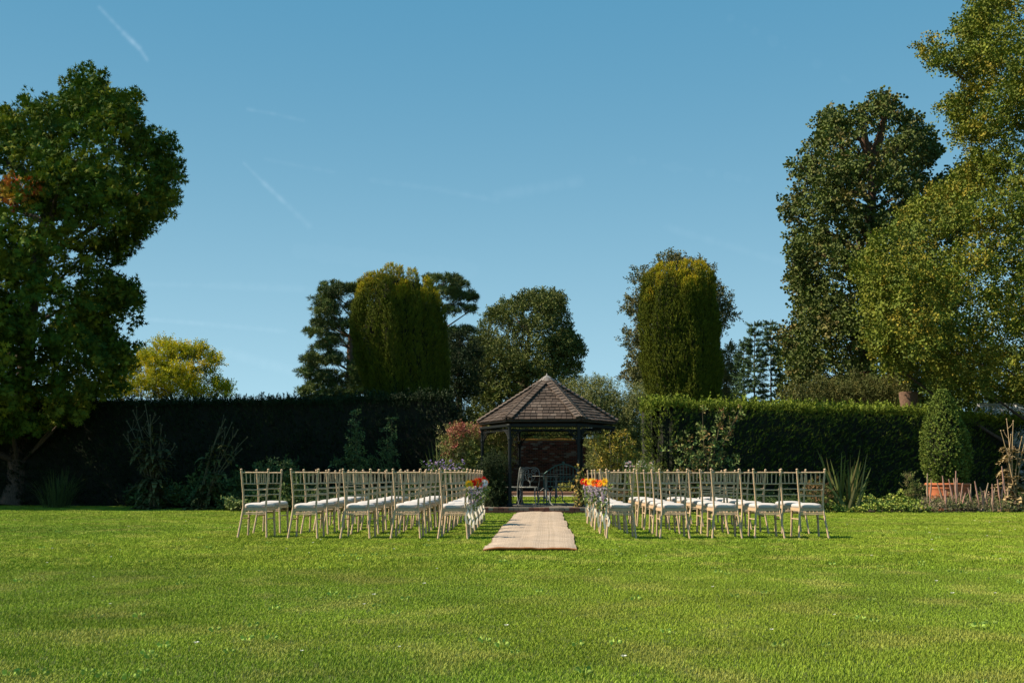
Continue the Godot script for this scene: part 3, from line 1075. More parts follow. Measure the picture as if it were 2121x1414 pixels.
func build_bouquets(aisle: Dictionary) -> void:
	M.yellow = petal_mat(0.85, 0.52, 0.02); M.pale_yellow = petal_mat(0.86, 0.68, 0.12); M.red = petal_mat(0.68, 0.015, 0.012)
	M.orange = petal_mat(0.85, 0.2, 0.015); M.white_petal = petal_mat(0.8, 0.8, 0.8)
	M.eye = plain(0.35, 0.12, 0.02); M.eye_green = plain(0.35, 0.32, 0.03)
	M.ribbon = petal_mat(0.74, 0.69, 0.6)
	M.bouquet_leaf = leafy(Color(0.4, 0.5, 0.15))
	M.floret = leafy(Color(0.5, 0.5, 0.5), 0.7)
	var fl := MB.new()
	for k in 5:
		var a := TAU * k / 5
		leaf_into(fl, Transform3D(basis_along(Vector3(cos(a), 0.45, sin(a)).normalized(), PI * 0.5, 1.0), Vector3.ZERO), "round", 0.014)
	var floret := fl.mesh()
	var lf := sprig("oval", 6, 0.07, 0.05, 1.0, 77)
	var words := {"y": "yellow", "p": "pale yellow", "r": "red", "o": "orange", "w": "white"}
	var mats := {"y": M.yellow, "p": M.pale_yellow, "r": M.red, "o": M.orange, "w": M.white_petal}
	for block in ["left", "right"]:
		var s := 1.0 if block == "left" else -1.0
		var plan: Array = ["yr", "yo", "or", "rw", "yw", "ro"] if block == "left" else ["yo", "ro", "py", "or", "yr"]
		for i in aisle[block].size():
			var ch: Node3D = aisle[block][i]
			var what := ""
			for k in plan[i].length():
				what += (" and " if k else "") + words[plan[i][k]]
			var row: String = ROWS[5] if i == aisle[block].size() - 1 else ROWS[i]
			var base := ch.transform * Vector3(0.185 * s, 0.5, 0.24)
			var t := thing("bouquet", "bouquet with %s gerbera on the %s aisle chair, %s" % [what, block, row], "bouquet", base, ch.rotation.y, "bouquets tied to the aisle chairs")
			var out_ := Vector3(0.55 * s, 0.25, 0.75)
			# gerberas at the top
			for k in plan[i].length():
				var p := Vector3((0.025 + 0.05 * k) * s + rng.randf_range(-0.008, 0.008), 0.235 + rng.randf_range(-0.02, 0.03) - 0.03 * k, 0.03 - 0.05 * k)
				gerbera(t, p, out_ + rand_dir() * 0.3, rng.randf_range(0.055, 0.064), mats[plan[i][k]], M.eye if rng.randf() < 0.5 else M.eye_green)
			# lilac and white florets hanging below
			var xf := []
			var cols := PackedColorArray()
			for k in 170:
				var f := rng.randf()
				var p := Vector3((0.04 + 0.045 * rng.randf_range(-1, 1) * (1.1 - f)) * s, 0.18 - 0.24 * f, 0.02 + 0.06 * rng.randf_range(-1, 1) * (1.1 - 0.5 * f))
				xf.append(Transform3D(basis_along((Vector3(0.5 * s, 0.3, 0.7) + rand_dir()).normalized(), rng.randf() * TAU, rng.randf_range(0.7, 1.4)), p))
				cols.append((Color(0.56, 0.44, 0.60) if rng.randf() < 0.5 else Color(0.84, 0.76, 0.76)) * rng.randf_range(0.75, 1.1))
			tag(scatter("floret_sprays", floret, M.floret, xf, cols, t, 0.9), "", "", "", "stuff")
			xf = []
			cols = PackedColorArray()
			for k in 14:
				var f := rng.randf()
				xf.append(Transform3D(basis_along((Vector3(0.4 * s, -0.2, 0.5) + rand_dir()).normalized(), rng.randf() * TAU, rng.randf_range(0.7, 1.3)), Vector3((0.03 + 0.04 * rng.randf_range(-1, 1)) * s, 0.2 - 0.32 * f, 0.0 + 0.05 * rng.randf_range(-1, 1))))
				cols.append(Color(0.075, 0.1, 0.03) * rng.randf_range(0.7, 1.6))
			scatter("leaves", lf, M.bouquet_leaf, xf, cols, t)
			var st := MB.new()
			for k in 6:
				st.tube(curve3(Vector3(0.02 * s, 0.2, 0.01), Vector3(0.03 * s, 0.05, 0.02), Vector3((0.01 + 0.05 * rng.randf()) * s, -0.13, rng.randf_range(-0.02, 0.04)), 4), taper(0.003, 0.002, 4), 4, false)
			tag(obj("flower_stems", st, plain(0.07, 0.11, 0.03), t), "", "", "", "stuff")
			# ribbon: a knot round the post, two loops and two tails
			var rb := MB.new()
			rb.ball(Vector3(0.015 * s, -0.04, 0.012), 0.022, 8, 5)
			for q in [-1.0, 1.0]:
				var c := curve3(Vector3(0.015 * s, -0.04, 0.02), Vector3(0.075 * q + 0.02 * s, 0.0, 0.05), Vector3(0.05 * q + 0.02 * s, -0.085, 0.03), 6)
				rb.blade(c, PackedFloat32Array([0.012, 0.028, 0.034, 0.036, 0.034, 0.03, 0.016]), Vector3(0.2, 0.3, 1))
				rb.blade(curve3(Vector3(0.05 * q + 0.02 * s, -0.085, 0.03), Vector3(0.03 * q, -0.07, 0.0), Vector3(0.015 * s, -0.04, 0.01), 4), PackedFloat32Array([0.016, 0.026, 0.03, 0.024, 0.012]), Vector3(0.2, 0.3, 1))
				var l := rng.randf_range(0.24, 0.36)
				var tail := PackedVector3Array()
				var ww := PackedFloat32Array()
				for j in 9:
					var f := j / 8.0
					tail.append(Vector3(0.012 * s + q * 0.028 * f + 0.012 * sin(f * 9.0 + q), -0.05 - l * f, 0.022 + 0.02 * sin(f * 7.0 + q * 2.0) + 0.02 * f))
					ww.append(0.024 + 0.008 * f)
				rb.blade(tail, ww, Vector3(1, 0, 0.5 * q))
			obj("ribbon", rb, M.ribbon, t)

# ---------------------------------------------------------------- gazebo
func unit_box() -> ArrayMesh:
	var b := MB.new()
	b.box(Transform3D.IDENTITY, Vector3.ONE)
	return b.mesh()

func build_gazebo() -> void:
	var c := foot(1134, 24.25)
	# paved platform with a brick-on-edge front
	var w2 := 2.35
	var pl := thing("gazebo_platform", "low paved platform with a brick front step under the gazebo", "platform", Vector3(c.x, 0, c.z), deg_to_rad(-1.0))
	pl.set_meta("kind", "structure")
	pl.remove_meta("category")
	var core := MB.new()
	core.box(Transform3D(Basis.IDENTITY, Vector3(0, 0.045, 0)), Vector3(w2 * 2 - 0.24, 0.09, 3.9))
	obj("bed", core, plain(0.06, 0.055, 0.05), pl)
	var ub := unit_box()
	var bev := MB.new()
	bev.box(Transform3D.IDENTITY, Vector3.ONE, 0.035)
	var bevm := bev.mesh()
	var stone := []
	for k in 3:
		var tx := noise_tex(0.03, Color(0.36, 0.34, 0.31) * (0.9 + 0.1 * k), Color(0.50, 0.475, 0.43) * (0.9 + 0.08 * k), 256, 4, 30 + k)
		stone.append(grained(tx, Vector3.ONE * 1.5, 0.9))
	var z := -1.86
	while z < 1.8:
		var dz := 0.46
		var x := -w2 + 0.13
		var j := 0
		while x < w2 - 0.2:
			var dx := minf(rng.randf_range(0.5, 0.75), w2 - 0.13 - x)
			piece("flagstone", bevm, stone[rng.randi() % 3], Transform3D(Basis.from_scale(Vector3(dx - 0.012, 0.04, dz - 0.012)), Vector3(x + dx * 0.5, 0.108 + rng.randf_range(-0.002, 0.002), z + dz * 0.5)), pl)
			x += dx
			j += 1
		z += dz
	var bricks := [plain(0.12, 0.045, 0.03), plain(0.10, 0.035, 0.024), plain(0.14, 0.065, 0.04), plain(0.085, 0.04, 0.03)]
	var nb := 21
	for k in nb:
		var bx := -w2 + (k + 0.5) * 2.0 * w2 / nb
		piece("brick", bevm, bricks[rng.randi() % 4], Transform3D(Basis.from_scale(Vector3(2.0 * w2 / nb - 0.01, 0.062, 0.11)), Vector3(bx, 0.036 + rng.randf_range(-0.001, 0.001), 2.02)), pl)
	for k in nb * 2:
		var bx := -w2 + (k + 0.5) * w2 / nb
		piece("edging_brick", bevm, bricks[rng.randi() % 4] if rng.randf() < 0.3 else stone[rng.randi() % 3], Transform3D(Basis.from_scale(Vector3(w2 / nb - 0.008, 0.062, 0.215)), Vector3(bx, 0.101 + rng.randf_range(-0.0015, 0.0015), 1.96)), pl)
	# the gazebo itself
	var g := thing("gazebo", "six-sided iron gazebo with weathered wooden shingle roof beyond the aisle", "gazebo", Vector3(c.x, 0.128, c.z), deg_to_rad(-5.0))
	var y0 := -0.128
	var corner := func(k, r, y): return Vector3(sin(deg_to_rad(-30.0 + 60.0 * k)) * r, y + y0, cos(deg_to_rad(-30.0 + 60.0 * k)) * r)
	var iron: StandardMaterial3D = plain(0.010, 0.014, 0.015, 0.6)
	iron.metallic_specular = 0.3
	var rp := 1.585
	var re := 1.665
	for k in 6:
		var p: Vector3 = corner.call(k, rp, 0.128)
		var pb := MB.new()
		pb.lathe([Vector2(0.0, 0.0), Vector2(0.085, 0.0), Vector2(0.085, 0.03), Vector2(0.06, 0.045), Vector2(0.052, 0.12), Vector2(0.046, 0.14), Vector2(0.042, 0.5), Vector2(0.055, 0.52), Vector2(0.042, 0.55), Vector2(0.038, 1.5), Vector2(0.055, 1.52), Vector2(0.055, 1.55), Vector2(0.038, 1.58), Vector2(0.038, 1.78), Vector2(0.07, 1.84), Vector2(0.075, 1.88), Vector2(0.0, 1.88)], 12, Transform3D(Basis.IDENTITY, p))
		obj("post", pb, iron, g)
	for k in 6:
		var a: Vector3 = corner.call(k, rp, 1.98)
		var b: Vector3 = corner.call((k + 1) % 6, rp, 1.98)
		var bm := MB.new()
		bm.bar(a.lerp(b, 0.03), a.lerp(b, 0.97), 0.07, 0.10)
		obj("beam", bm, iron, g)
		var fa: Vector3 = corner.call(k, re - 0.03, 2.075)
		var fb: Vector3 = corner.call((k + 1) % 6, re - 0.03, 2.075)
		var fm := MB.new()
		fm.bar(fa.lerp(fb, 0.008), fa.lerp(fb, 0.992), 0.022, 0.11)
		obj("fascia", fm, plain(0.03, 0.03, 0.028, 0.7), g)
		# openwork frieze: a lower rail, rings and crosses
		var u := (b - a).normalized()
		var fz := MB.new()
		var len_ := a.distance_to(b)
		fz.tube(PackedVector3Array([a + u * 0.05 + Vector3(0, -0.115, 0), b - u * 0.05 + Vector3(0, -0.115, 0)]), PackedFloat32Array([0.008, 0.008]), 5)
		var nf := 15
		for i in nf:
			var q := a + u * (0.05 + (len_ - 0.1) * (i + 0.5) / nf) + Vector3(0, -0.082, 0)
			var ring := PackedVector3Array()
			var rr := PackedFloat32Array()
			for s in 9:
				ring.append(q + u * cos(TAU * s / 8) * 0.036 + Vector3(0, sin(TAU * s / 8) * 0.034, 0)); rr.append(0.006)
			fz.tube(ring, rr, 4, false)
			fz.tube(PackedVector3Array([q + Vector3(0, -0.033, 0), q + Vector3(0, -0.062, 0)]), PackedFloat32Array([0.006, 0.003]), 4, false)
		tag(obj("frieze", fz, iron, g), "", "", "", "stuff")
		# scrolled brackets at both ends
		for e in 2:
			var from := a if e == 0 else b
			var dir := u if e == 0 else -u
			var br := MB.new()
			br.tube(curve3(from + dir * 0.045 + Vector3(0, -0.44, 0), from + dir * 0.07 + Vector3(0, -0.12, 0), from + dir * 0.42 + Vector3(0, -0.08, 0), 8), taper(0.010, 0.010, 8), 5)
			for s in 5:
				var f := (s + 0.6) / 5.0
				var ctr := from + dir * (0.07 + 0.22 * f * f) + Vector3(0, -0.34 + 0.27 * f, 0)
				var rad := 0.028 + 0.022 * f
				var ring := PackedVector3Array()
				var rr := PackedFloat32Array()
				for q in 10:
					ring.append(ctr + dir * cos(TAU * q / 9) * rad + Vector3(0, sin(TAU * q / 9) * rad, 0)); rr.append(0.007)
				br.tube(ring, rr, 4, false)
			for s in 4:
				var f := (s + 0.5) / 4.0
				br.tube(PackedVector3Array([from + dir * 0.04 + Vector3(0, -0.4 + 0.3 * f, 0), from + dir * (0.05 + 0.3 * f) + Vector3(0, -0.09, 0)]), PackedFloat32Array([0.006, 0.006]), 4, false)
			obj("bracket", br, iron, g)
	# roof: boarded deck, shingle courses, hip tiles and a lead cap
	var apex := Vector3(0, 3.16 + y0, 0)
	var deck := MB.new()
	for k in 6:
		var a: Vector3 = corner.call(k, re, 2.105)
		var b: Vector3 = corner.call((k + 1) % 6, re, 2.105)
		deck.tri(a, b, apex)
		deck.tri(b + Vector3(0, -0.03, 0), a + Vector3(0, -0.03, 0), apex + Vector3(0, -0.03, 0))
		deck.quad(a + Vector3(0, -0.03, 0), b + Vector3(0, -0.03, 0), b, a)
	var roof := obj("roof", deck, plain(0.035, 0.027, 0.022), g)
	var tone := []
	for q in [[0.066, 0.042, 0.030], [0.050, 0.032, 0.023], [0.082, 0.055, 0.041], [0.040, 0.026, 0.019], [0.125, 0.092, 0.073]]:
		var lo := lin(q[0] * 0.6, q[1] * 0.6, q[2] * 0.6)
		var hi := lin(q[0] * 1.1, q[1] * 1.1, q[2] * 1.1)
		tone.append(grained(noise_tex(0.035, lo, hi, 128, 3, 40 + tone.size()), Vector3(1, 1, 1) * 2.0, 0.85))
	var courses := 14
	var rest := MB.new()
	for k in 6:
		var a: Vector3 = corner.call(k, re, 2.105)
		var b: Vector3 = corner.call((k + 1) % 6, re, 2.105)
		var u := (b - a).normalized()
		var mid := (a + b) * 0.5
		var up := (apex - mid)
		var slope := up.length()
		up = up.normalized()
		var nn := u.cross(up).normalized()
		if nn.y < 0: nn = -nn
		var seen: bool = k == 0 or k == 1 or k == 5
		for r in courses:
			var t := (r + 0.35) / courses
			var wide := a.distance_to(b) * (1.0 - float(r) / courses) + 0.02
			var x := -wide * 0.5
			while x < wide * 0.5 - 0.03:
				var dx := rng.randf_range(0.10, 0.165)
				if wide * 0.5 - x - dx < 0.05: dx = wide * 0.5 - x
				var lift := Basis(u, deg_to_rad(-rng.randf_range(7.0, 9.5)))
				var bx := Basis(u * (dx - 0.011), (lift * nn) * 0.026, (lift * -up) * 0.178)
				var p := mid + up * (t * slope * 0.985) + u * (x + dx * 0.5) + nn * (0.026 + rng.randf_range(-0.004, 0.005))
				if seen: piece("shingle", ub, tone[[0, 0, 1, 1, 2, 2, 3, 4][rng.randi() % 8]], Transform3D(bx, p), roof)
				else: rest.box(Transform3D(bx, p), Vector3.ONE)
				x += dx
	tag(obj("rear_shingles", rest, tone[0], roof), "", "", "", "stuff")
	for k in 6:
		var a: Vector3 = corner.call(k, re + 0.01, 2.115)
		var h := (a - (apex + Vector3(0, 0.01, 0)))
		var l := h.length()
		h = h.normalized()
		var prev: Vector3 = corner.call((k + 5) % 6, re, 2.105)
		var nxt: Vector3 = corner.call((k + 1) % 6, re, 2.105)
		var nu := (h.cross((nxt - a))).normalized()
		if nu.y < 0: nu = -nu
		var nw := (h.cross((prev - a))).normalized()
		if nw.y < 0: nw = -nw
		var nt := 16
		for i in nt:
			var tb := MB.new()
			var p := apex + Vector3(0, 0.03, 0) + h * l * (i + 0.55) / nt
			var cut := h * rng.randf_range(-0.004, 0.004)
			for e in [[nu, nxt], [nw, prev]]:
				var nn: Vector3 = e[0]
				var sd := nn.cross(h).normalized()
				if sd.dot(e[1] - a) < 0: sd = -sd
				var tilt := Basis(sd, 0.0)
				var bx := Basis(h, nn, h.cross(nn))
				var tip := Basis(bx.z.normalized(), 0.17)
				tb.box(Transform3D(tip * bx, p + cut + sd * 0.06 + nn * 0.05), Vector3(0.15, 0.03, 0.13), 0.003)
			obj("hip_tile", tb, tone[[2, 4, 4, 4][rng.randi() % 4]], roof)
	var cap := MB.new()
	cap.lathe([Vector2(0.2, -0.11), Vector2(0.205, -0.085), Vector2(0.12, -0.01), Vector2(0.05, 0.035), Vector2(0.018, 0.05), Vector2(0.014, 0.09), Vector2(0.0005, 0.1)], 18, Transform3D(Basis.IDENTITY, apex + Vector3(0, 0.055, 0)))
	obj("cap", cap, plain(0.2, 0.185, 0.175, 0.6, 0.0), roof)
	build_furniture(c)

func scroll(mb: MB, ctr: Vector3, ax: Vector3, ay: Vector3, r: float, turns: float, thick: float, start := 0.0) -> void:
	var p := PackedVector3Array()
	var rr := PackedFloat32Array()
	var m := int(turns * 12)
	for i in m + 1:
		var f := float(i) / m
		var a := start + f * turns * TAU
		p.append(ctr + (ax * cos(a) + ay * sin(a)) * r * (1.0 - 0.75 * f)); rr.append(thick)
	mb.tube(p, rr, 5)

func iron_chair(base: Vector3, turn: float, label: String, m: Material) -> void:
	var t := thing("garden_chair", label, "garden chair", base, turn, "cast iron furniture in the gazebo")
	for q in [[-0.19, -0.18], [0.19, -0.18], [-0.2, 0.2], [0.2, 0.2]]:
		var lb := MB.new()
		lb.tube(curve3(Vector3(q[0] * 1.2, 0, q[1] * 1.25), Vector3(q[0] * 0.75, 0.2, q[1] * 0.8), Vector3(q[0] * 1.0, 0.42, q[1]), 6), taper(0.013, 0.016, 6), 6)
		obj("leg", lb, m, t)
	var st := MB.new()
	st.lathe([Vector2(0.001, 0.405), Vector2(0.2, 0.405), Vector2(0.225, 0.42), Vector2(0.225, 0.435), Vector2(0.2, 0.445), Vector2(0.001, 0.43)], 18)
	obj("seat", st, m, t)
	var bk := MB.new()
	for s in [-1.0, 1.0]:
		bk.tube(curve3(Vector3(0.2 * s, 0.42, 0.2), Vector3(0.26 * s, 0.68, 0.24), Vector3(0.2 * s, 0.85, 0.25), 6), taper(0.013, 0.013, 6), 6)
		bk.tube(curve3(Vector3(0.2 * s, 0.85, 0.25), Vector3(0.12 * s, 0.93, 0.25), Vector3(0, 0.88, 0.25), 6), taper(0.014, 0.014, 6), 6)
		scroll(bk, Vector3(0.09 * s, 0.8, 0.245), Vector3(s, 0, 0), Vector3.UP, 0.075, 1.4, 0.011)
		bk.tube(curve3(Vector3(0.12 * s, 0.74, 0.24), Vector3(0.13 * s, 0.6, 0.23), Vector3(0, 0.55, 0.22), 5), taper(0.012, 0.012, 5), 5)
		bk.tube(curve3(Vector3(0.03 * s, 0.68, 0.24), Vector3(0.08 * s, 0.62, 0.23), Vector3(0, 0.56, 0.22), 4), taper(0.011, 0.011, 4), 5)
	scroll(bk, Vector3(0, 0.7, 0.24), Vector3.RIGHT, Vector3.UP, 0.06, 1.2, 0.011)
	bk.tube(PackedVector3Array([Vector3(0, 0.56, 0.22), Vector3(0, 0.43, 0.2)]), PackedFloat32Array([0.013, 0.013]), 5)
	obj("backrest", bk, m, t)

func build_furniture(c: Vector3) -> void:
	var h := 0.128
	var grey := plain(0.20, 0.215, 0.205, 0.7)
	var teal := plain(0.08, 0.18, 0.16, 0.65)
	var up := Vector3(0, h, 0)
	iron_chair(foot(1095, 24.0) + up, deg_to_rad(170.0), "grey cast iron garden chair with scrolled back facing out under the gazebo", grey)
	iron_chair(foot(1060, 24.3) + up, deg_to_rad(75.0), "grey cast iron garden chair turned sideways at the left gazebo post", grey)
	# two round tables
	for q in [[1131.0, 23.9, 0.33, 0.70, "small round iron table on a scrolled tripod in the gazebo", grey, 0.0], [1152.0, 25.0, 0.36, 0.745, "pale round table top behind the iron tripod table", plain(0.3, 0.26, 0.2, 0.7), 0.6]]:
		var t := thing("garden_table", q[4], "garden table", foot(q[0], q[1]) + up, q[6], "cast iron furniture in the gazebo")
		var tp := MB.new()
		tp.lathe([Vector2(0.001, q[3] - 0.012), Vector2(q[2] - 0.01, q[3] - 0.016), Vector2(q[2], q[3] - 0.008), Vector2(q[2] - 0.002, q[3]), Vector2(0.001, q[3])], 26)
		obj("table_top", tp, q[5], t)
		var cb := MB.new()
		cb.lathe([Vector2(0.03, 0.16), Vector2(0.045, 0.2), Vector2(0.02, 0.26), Vector2(0.03, 0.36), Vector2(0.02, 0.46), Vector2(0.035, 0.56), Vector2(0.022, 0.62), Vector2(0.05, q[3] - 0.02)], 10)
		obj("pedestal", cb, grey, t)
		for k in 3:
			var a := TAU * k / 3 + 0.5
			var d := Vector3(sin(a), 0, cos(a))
			var lb := MB.new()
			lb.tube(curve3(Vector3(0, 0.42, 0) + d * 0.03, d * 0.2 + Vector3(0, 0.34, 0), d * 0.17 + Vector3(0, 0.18, 0), 6), taper(0.011, 0.013, 6), 6)
			lb.tube(curve3(d * 0.17 + Vector3(0, 0.18, 0), d * 0.14 + Vector3(0, 0.06, 0), d * 0.33 + Vector3(0, 0.012, 0), 6), taper(0.013, 0.013, 6), 6)
			scroll(lb, d * 0.1 + Vector3(0, 0.16, 0), d, Vector3.UP, 0.06, 1.1, 0.01)
			obj("leg", lb, grey, t)
	# bench with an arched openwork back
	var t := thing("garden_bench", "teal iron garden bench with arched lattice back at the rear of the gazebo", "garden bench", foot(1170, 25.3) + up, deg_to_rad(186.0), "cast iron furniture in the gazebo")
	var bk := MB.new()
	var arch := PackedVector3Array()
	var rr := PackedFloat32Array()
	for i in 15:
		var f := i / 14.0 * 2.0 - 1.0
		arch.append(Vector3(f * 0.5, 0.74 + 0.26 * (1.0 - pow(absf(f), 1.7)), 0.22)); rr.append(0.016)
	bk.tube(arch, rr, 6)
	for i in 11:
		var f := (i + 1) / 12.0 * 2.0 - 1.0
		bk.tube(PackedVector3Array([Vector3(f * 0.5, 0.46, 0.2), Vector3(f * 0.5, 0.74 + 0.26 * (1.0 - pow(absf(f), 1.7)), 0.22)]), PackedFloat32Array([0.008, 0.008]), 5, false)
		scroll(bk, Vector3(f * 0.5, 0.66, 0.215), Vector3.RIGHT, Vector3.UP, 0.045, 1.1, 0.007)
	bk.tube(PackedVector3Array([Vector3(-0.5, 0.56, 0.2), Vector3(0.5, 0.56, 0.2)]), PackedFloat32Array([0.011, 0.011]), 5)
	bk.ball(Vector3(0, 1.03, 0.22), 0.035)
	obj("backrest", bk, teal, t)
	for i in 5:
		var sb := MB.new()
		sb.box(Transform3D(Basis.IDENTITY, Vector3(0, 0.43, 0.16 - i * 0.085)), Vector3(1.04, 0.02, 0.07), 0.004)
		obj("seat_slat", sb, teal, t)
	for s in [-1.0, 1.0]:
		var lb := MB.new()
		lb.tube(curve3(Vector3(0.5 * s, 0, 0.26), Vector3(0.5 * s, 0.25, 0.16), Vector3(0.5 * s, 0.74, 0.22), 6), taper(0.016, 0.016, 6), 6)
		obj("leg", lb, teal, t)
		var lf := MB.new()
		lf.tube(curve3(Vector3(0.5 * s, 0, -0.26), Vector3(0.5 * s, 0.25, -0.14), Vector3(0.5 * s, 0.43, -0.2), 6), taper(0.016, 0.016, 6), 6)
		lf.tube(curve3(Vector3(0.5 * s, 0.43, -0.2), Vector3(0.5 * s, 0.7, -0.24), Vector3(0.5 * s, 0.66, 0.2), 6), taper(0.014, 0.014, 6), 6)
		obj("leg", lf, teal, t)

# ---------------------------------------------------------------- walls, hedges
func build_wall() -> void:
	# an old garden wall well behind the gazebo
	var d := 46.0
	var a := foot(900, d)
	var b := foot(1360, d)
	var len_ := a.distance_to(b)
	var hgt := 2.44
	var t := thing("brick_wall", "old red brick garden wall with lichened coping behind the gazebo", "wall", a)
	var mortar := MB.new()
	mortar.box(Transform3D(Basis.IDENTITY, Vector3(len_ * 0.5, hgt * 0.5, -0.13)), Vector3(len_, hgt, 0.24))
	obj("mortar", mortar, plain(0.06, 0.048, 0.04), t)
	var mb := MB.new()
	var y := 0.0
	var r := 0
	while y < hgt - 0.05:
		var x := -0.11 if r % 2 else 0.0
		while x < len_:
			var bl := 0.215
			if x >= 0.0 and x + bl <= len_:
				var sh := rng.randf_range(0.5, 1.0)
				var q := Color(0.085, 0.034, 0.023)
				if rng.randf() < 0.16: q = Color(0.15, 0.115, 0.095)
				elif rng.randf() < 0.25: q = Color(0.05, 0.027, 0.022)
				mb.col = Color(q.r * sh, q.g * sh, q.b * sh)
				mb.box(Transform3D(Basis.IDENTITY, Vector3(x + bl * 0.5, y + 0.0375, rng.randf_range(-0.012, 0.004))), Vector3(bl - 0.01, 0.064, 0.03))
			x += bl + 0.005
		y += 0.075
		r += 1
	var bm := leafy(Color.BLACK, 0.9)
	tag(obj("bricks", mb, bm, t), "", "", "", "stuff")
	var cp := MB.new()
	var x := 0.0
	while x < len_:
		var w := rng.randf_range(0.2, 0.24)
		var q := Color(0.30, 0.15, 0.03).lerp(Color(0.16, 0.085, 0.035), rng.randf())
		cp.col = q
		cp.box(Transform3D(Basis.IDENTITY, Vector3(x + w * 0.5, hgt + 0.04 + rng.randf_range(-0.006, 0.006), -0.13)), Vector3(w - 0.006, 0.085, 0.34), 0.012)
		x += w
	tag(obj("coping", cp, bm, t), "", "", "", "stuff")
	# low brick kerb and path in front of it
	var k := thing("low_kerb", "low brick kerb edging the bed in front of the old wall", "kerb", foot(900, 43.0))
	var kb := MB.new()
	var l2 := foot(900, 43.0).distance_to(foot(1360, 43.0))
	kb.box(Transform3D(Basis.IDENTITY, Vector3(l2 * 0.5, 0.08, 0)), Vector3(l2, 0.16, 0.22), 0.02)
	obj("kerb_body", kb, plain(0.3, 0.16, 0.1, 0.9), k)
	var pa := MB.new()
	pa.quad(foot(880, 40.4) + Vector3(0, 0.006, 0), foot(1380, 40.4) + Vector3(0, 0.006, 0), foot(1380, 43.0) + Vector3(0, 0.006, 0), foot(880, 43.0) + Vector3(0, 0.006, 0))
	tag(obj("path", pa, plain(0.28, 0.25, 0.22, 0.95)), "pale gravel path crossing behind the gazebo lawn", "", "", "structure")

func hedge(called: String, label: String, line: Array, hgt: float, thick: float, pal: Array, per_m2: float) -> void:
	# line: world ground points of the front face, left to right
	var t := thing(called, label, "hedge", line[0])
	var off: Vector3 = line[0]
	var core := MB.new()
	var xf := []
	var cols := PackedColorArray()
	var back := Vector3(0, 0, -thick)
	var ins := 0.1
	var n := line.size()
	for i in n - 1:
		var a: Vector3 = line[i] - off
		var b: Vector3 = line[i + 1] - off
		var u := (b - a).normalized()
		var nn := Vector3(-u.z, 0, u.x)
		var inn := -nn * ins
		var top := Vector3(0, hgt - 0.10, 0)
		core.quad(a + inn, b + inn, b + inn * 3.2 + top, a + inn * 3.2 + top)
		core.quad(a + inn * 3.2 + top, b + inn * 3.2 + top, b + back + top, a + back + top)
		core.quad(b + back, a + back, a + back + top, b + back + top)
		if i == 0: core.quad(a + back, a + inn, a + inn + top, a + back + top)
		if i == n - 2: core.quad(b + inn, b + back, b + back + top, b + inn + top)
		var faces := [[a, b - a, Vector3(0, hgt, 0), nn], [a + Vector3(0, hgt, 0), b - a, back, Vector3.UP]]
		if i == 0: faces.append([a + back, -back, Vector3(0, hgt, 0), -u])
		if i == n - 2: faces.append([b, back, Vector3(0, hgt, 0), u])
		for f in faces:
			var want := int(f[1].length() * f[2].length() * per_m2 * (1.6 if f[3].y > 0.5 else 1.0))
			for k in want:
				var s := rng.randf()
				var v := rng.randf()
				var p: Vector3 = f[0] + f[1] * s + f[2] * v
				var bump := 0.09 * noise.get_noise_3d(p.x * 7.0, p.y * 9.0, p.z * 7.0) + 0.05 * noise.get_noise_3d(p.x * 30.0, p.y * 30.0, p.z * 30.0) + 0.05 * noise.get_noise_3d(p.x * 110.0, p.y * 80.0, p.z * 110.0)
				var nrm: Vector3 = f[3]
				p += nrm * (bump - (0.11 if nrm.y > 0.5 else 0.06) + rng.randf_range(-0.04, 0.05))
				# round off the top edge
				var over := 0.0
				if f[3].y < 0.5 and hgt - p.y < 0.42:
					over = clampf((0.42 - hgt + p.y) / 0.42, 0.0, 1.0)
					p -= nrm * 0.34 * (1.0 - sqrt(maxf(0.0, 1.0 - over * over)))
					nrm = nrm.lerp(Vector3.UP, over * 0.8).normalized()
				var y := (nrm * 0.9 + Vector3(0, 0.75, 0) + rand_dir() * 0.55).normalized()
				if nrm.y > 0.5: y = (Vector3.UP + rand_dir() * 0.6).normalized()
				var sc := rng.randf_range(0.7, 1.25)
				if nrm.y > 0.5 and rng.randf() < 0.1: sc *= rng.randf_range(1.4, 2.4)
				xf.append(Transform3D(basis_along(y, rng.randf() * TAU, sc), p))
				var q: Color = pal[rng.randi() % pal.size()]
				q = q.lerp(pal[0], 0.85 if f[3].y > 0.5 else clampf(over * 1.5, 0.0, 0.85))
				var j := rng.randf_range(0.7, 1.25)
				cols.append(Color(q.r * j, q.g * j, q.b * j))
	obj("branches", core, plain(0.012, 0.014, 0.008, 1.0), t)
	scatter("foliage", M.yew_sprig, M.yew_leaf, xf, cols, t, 1.0)

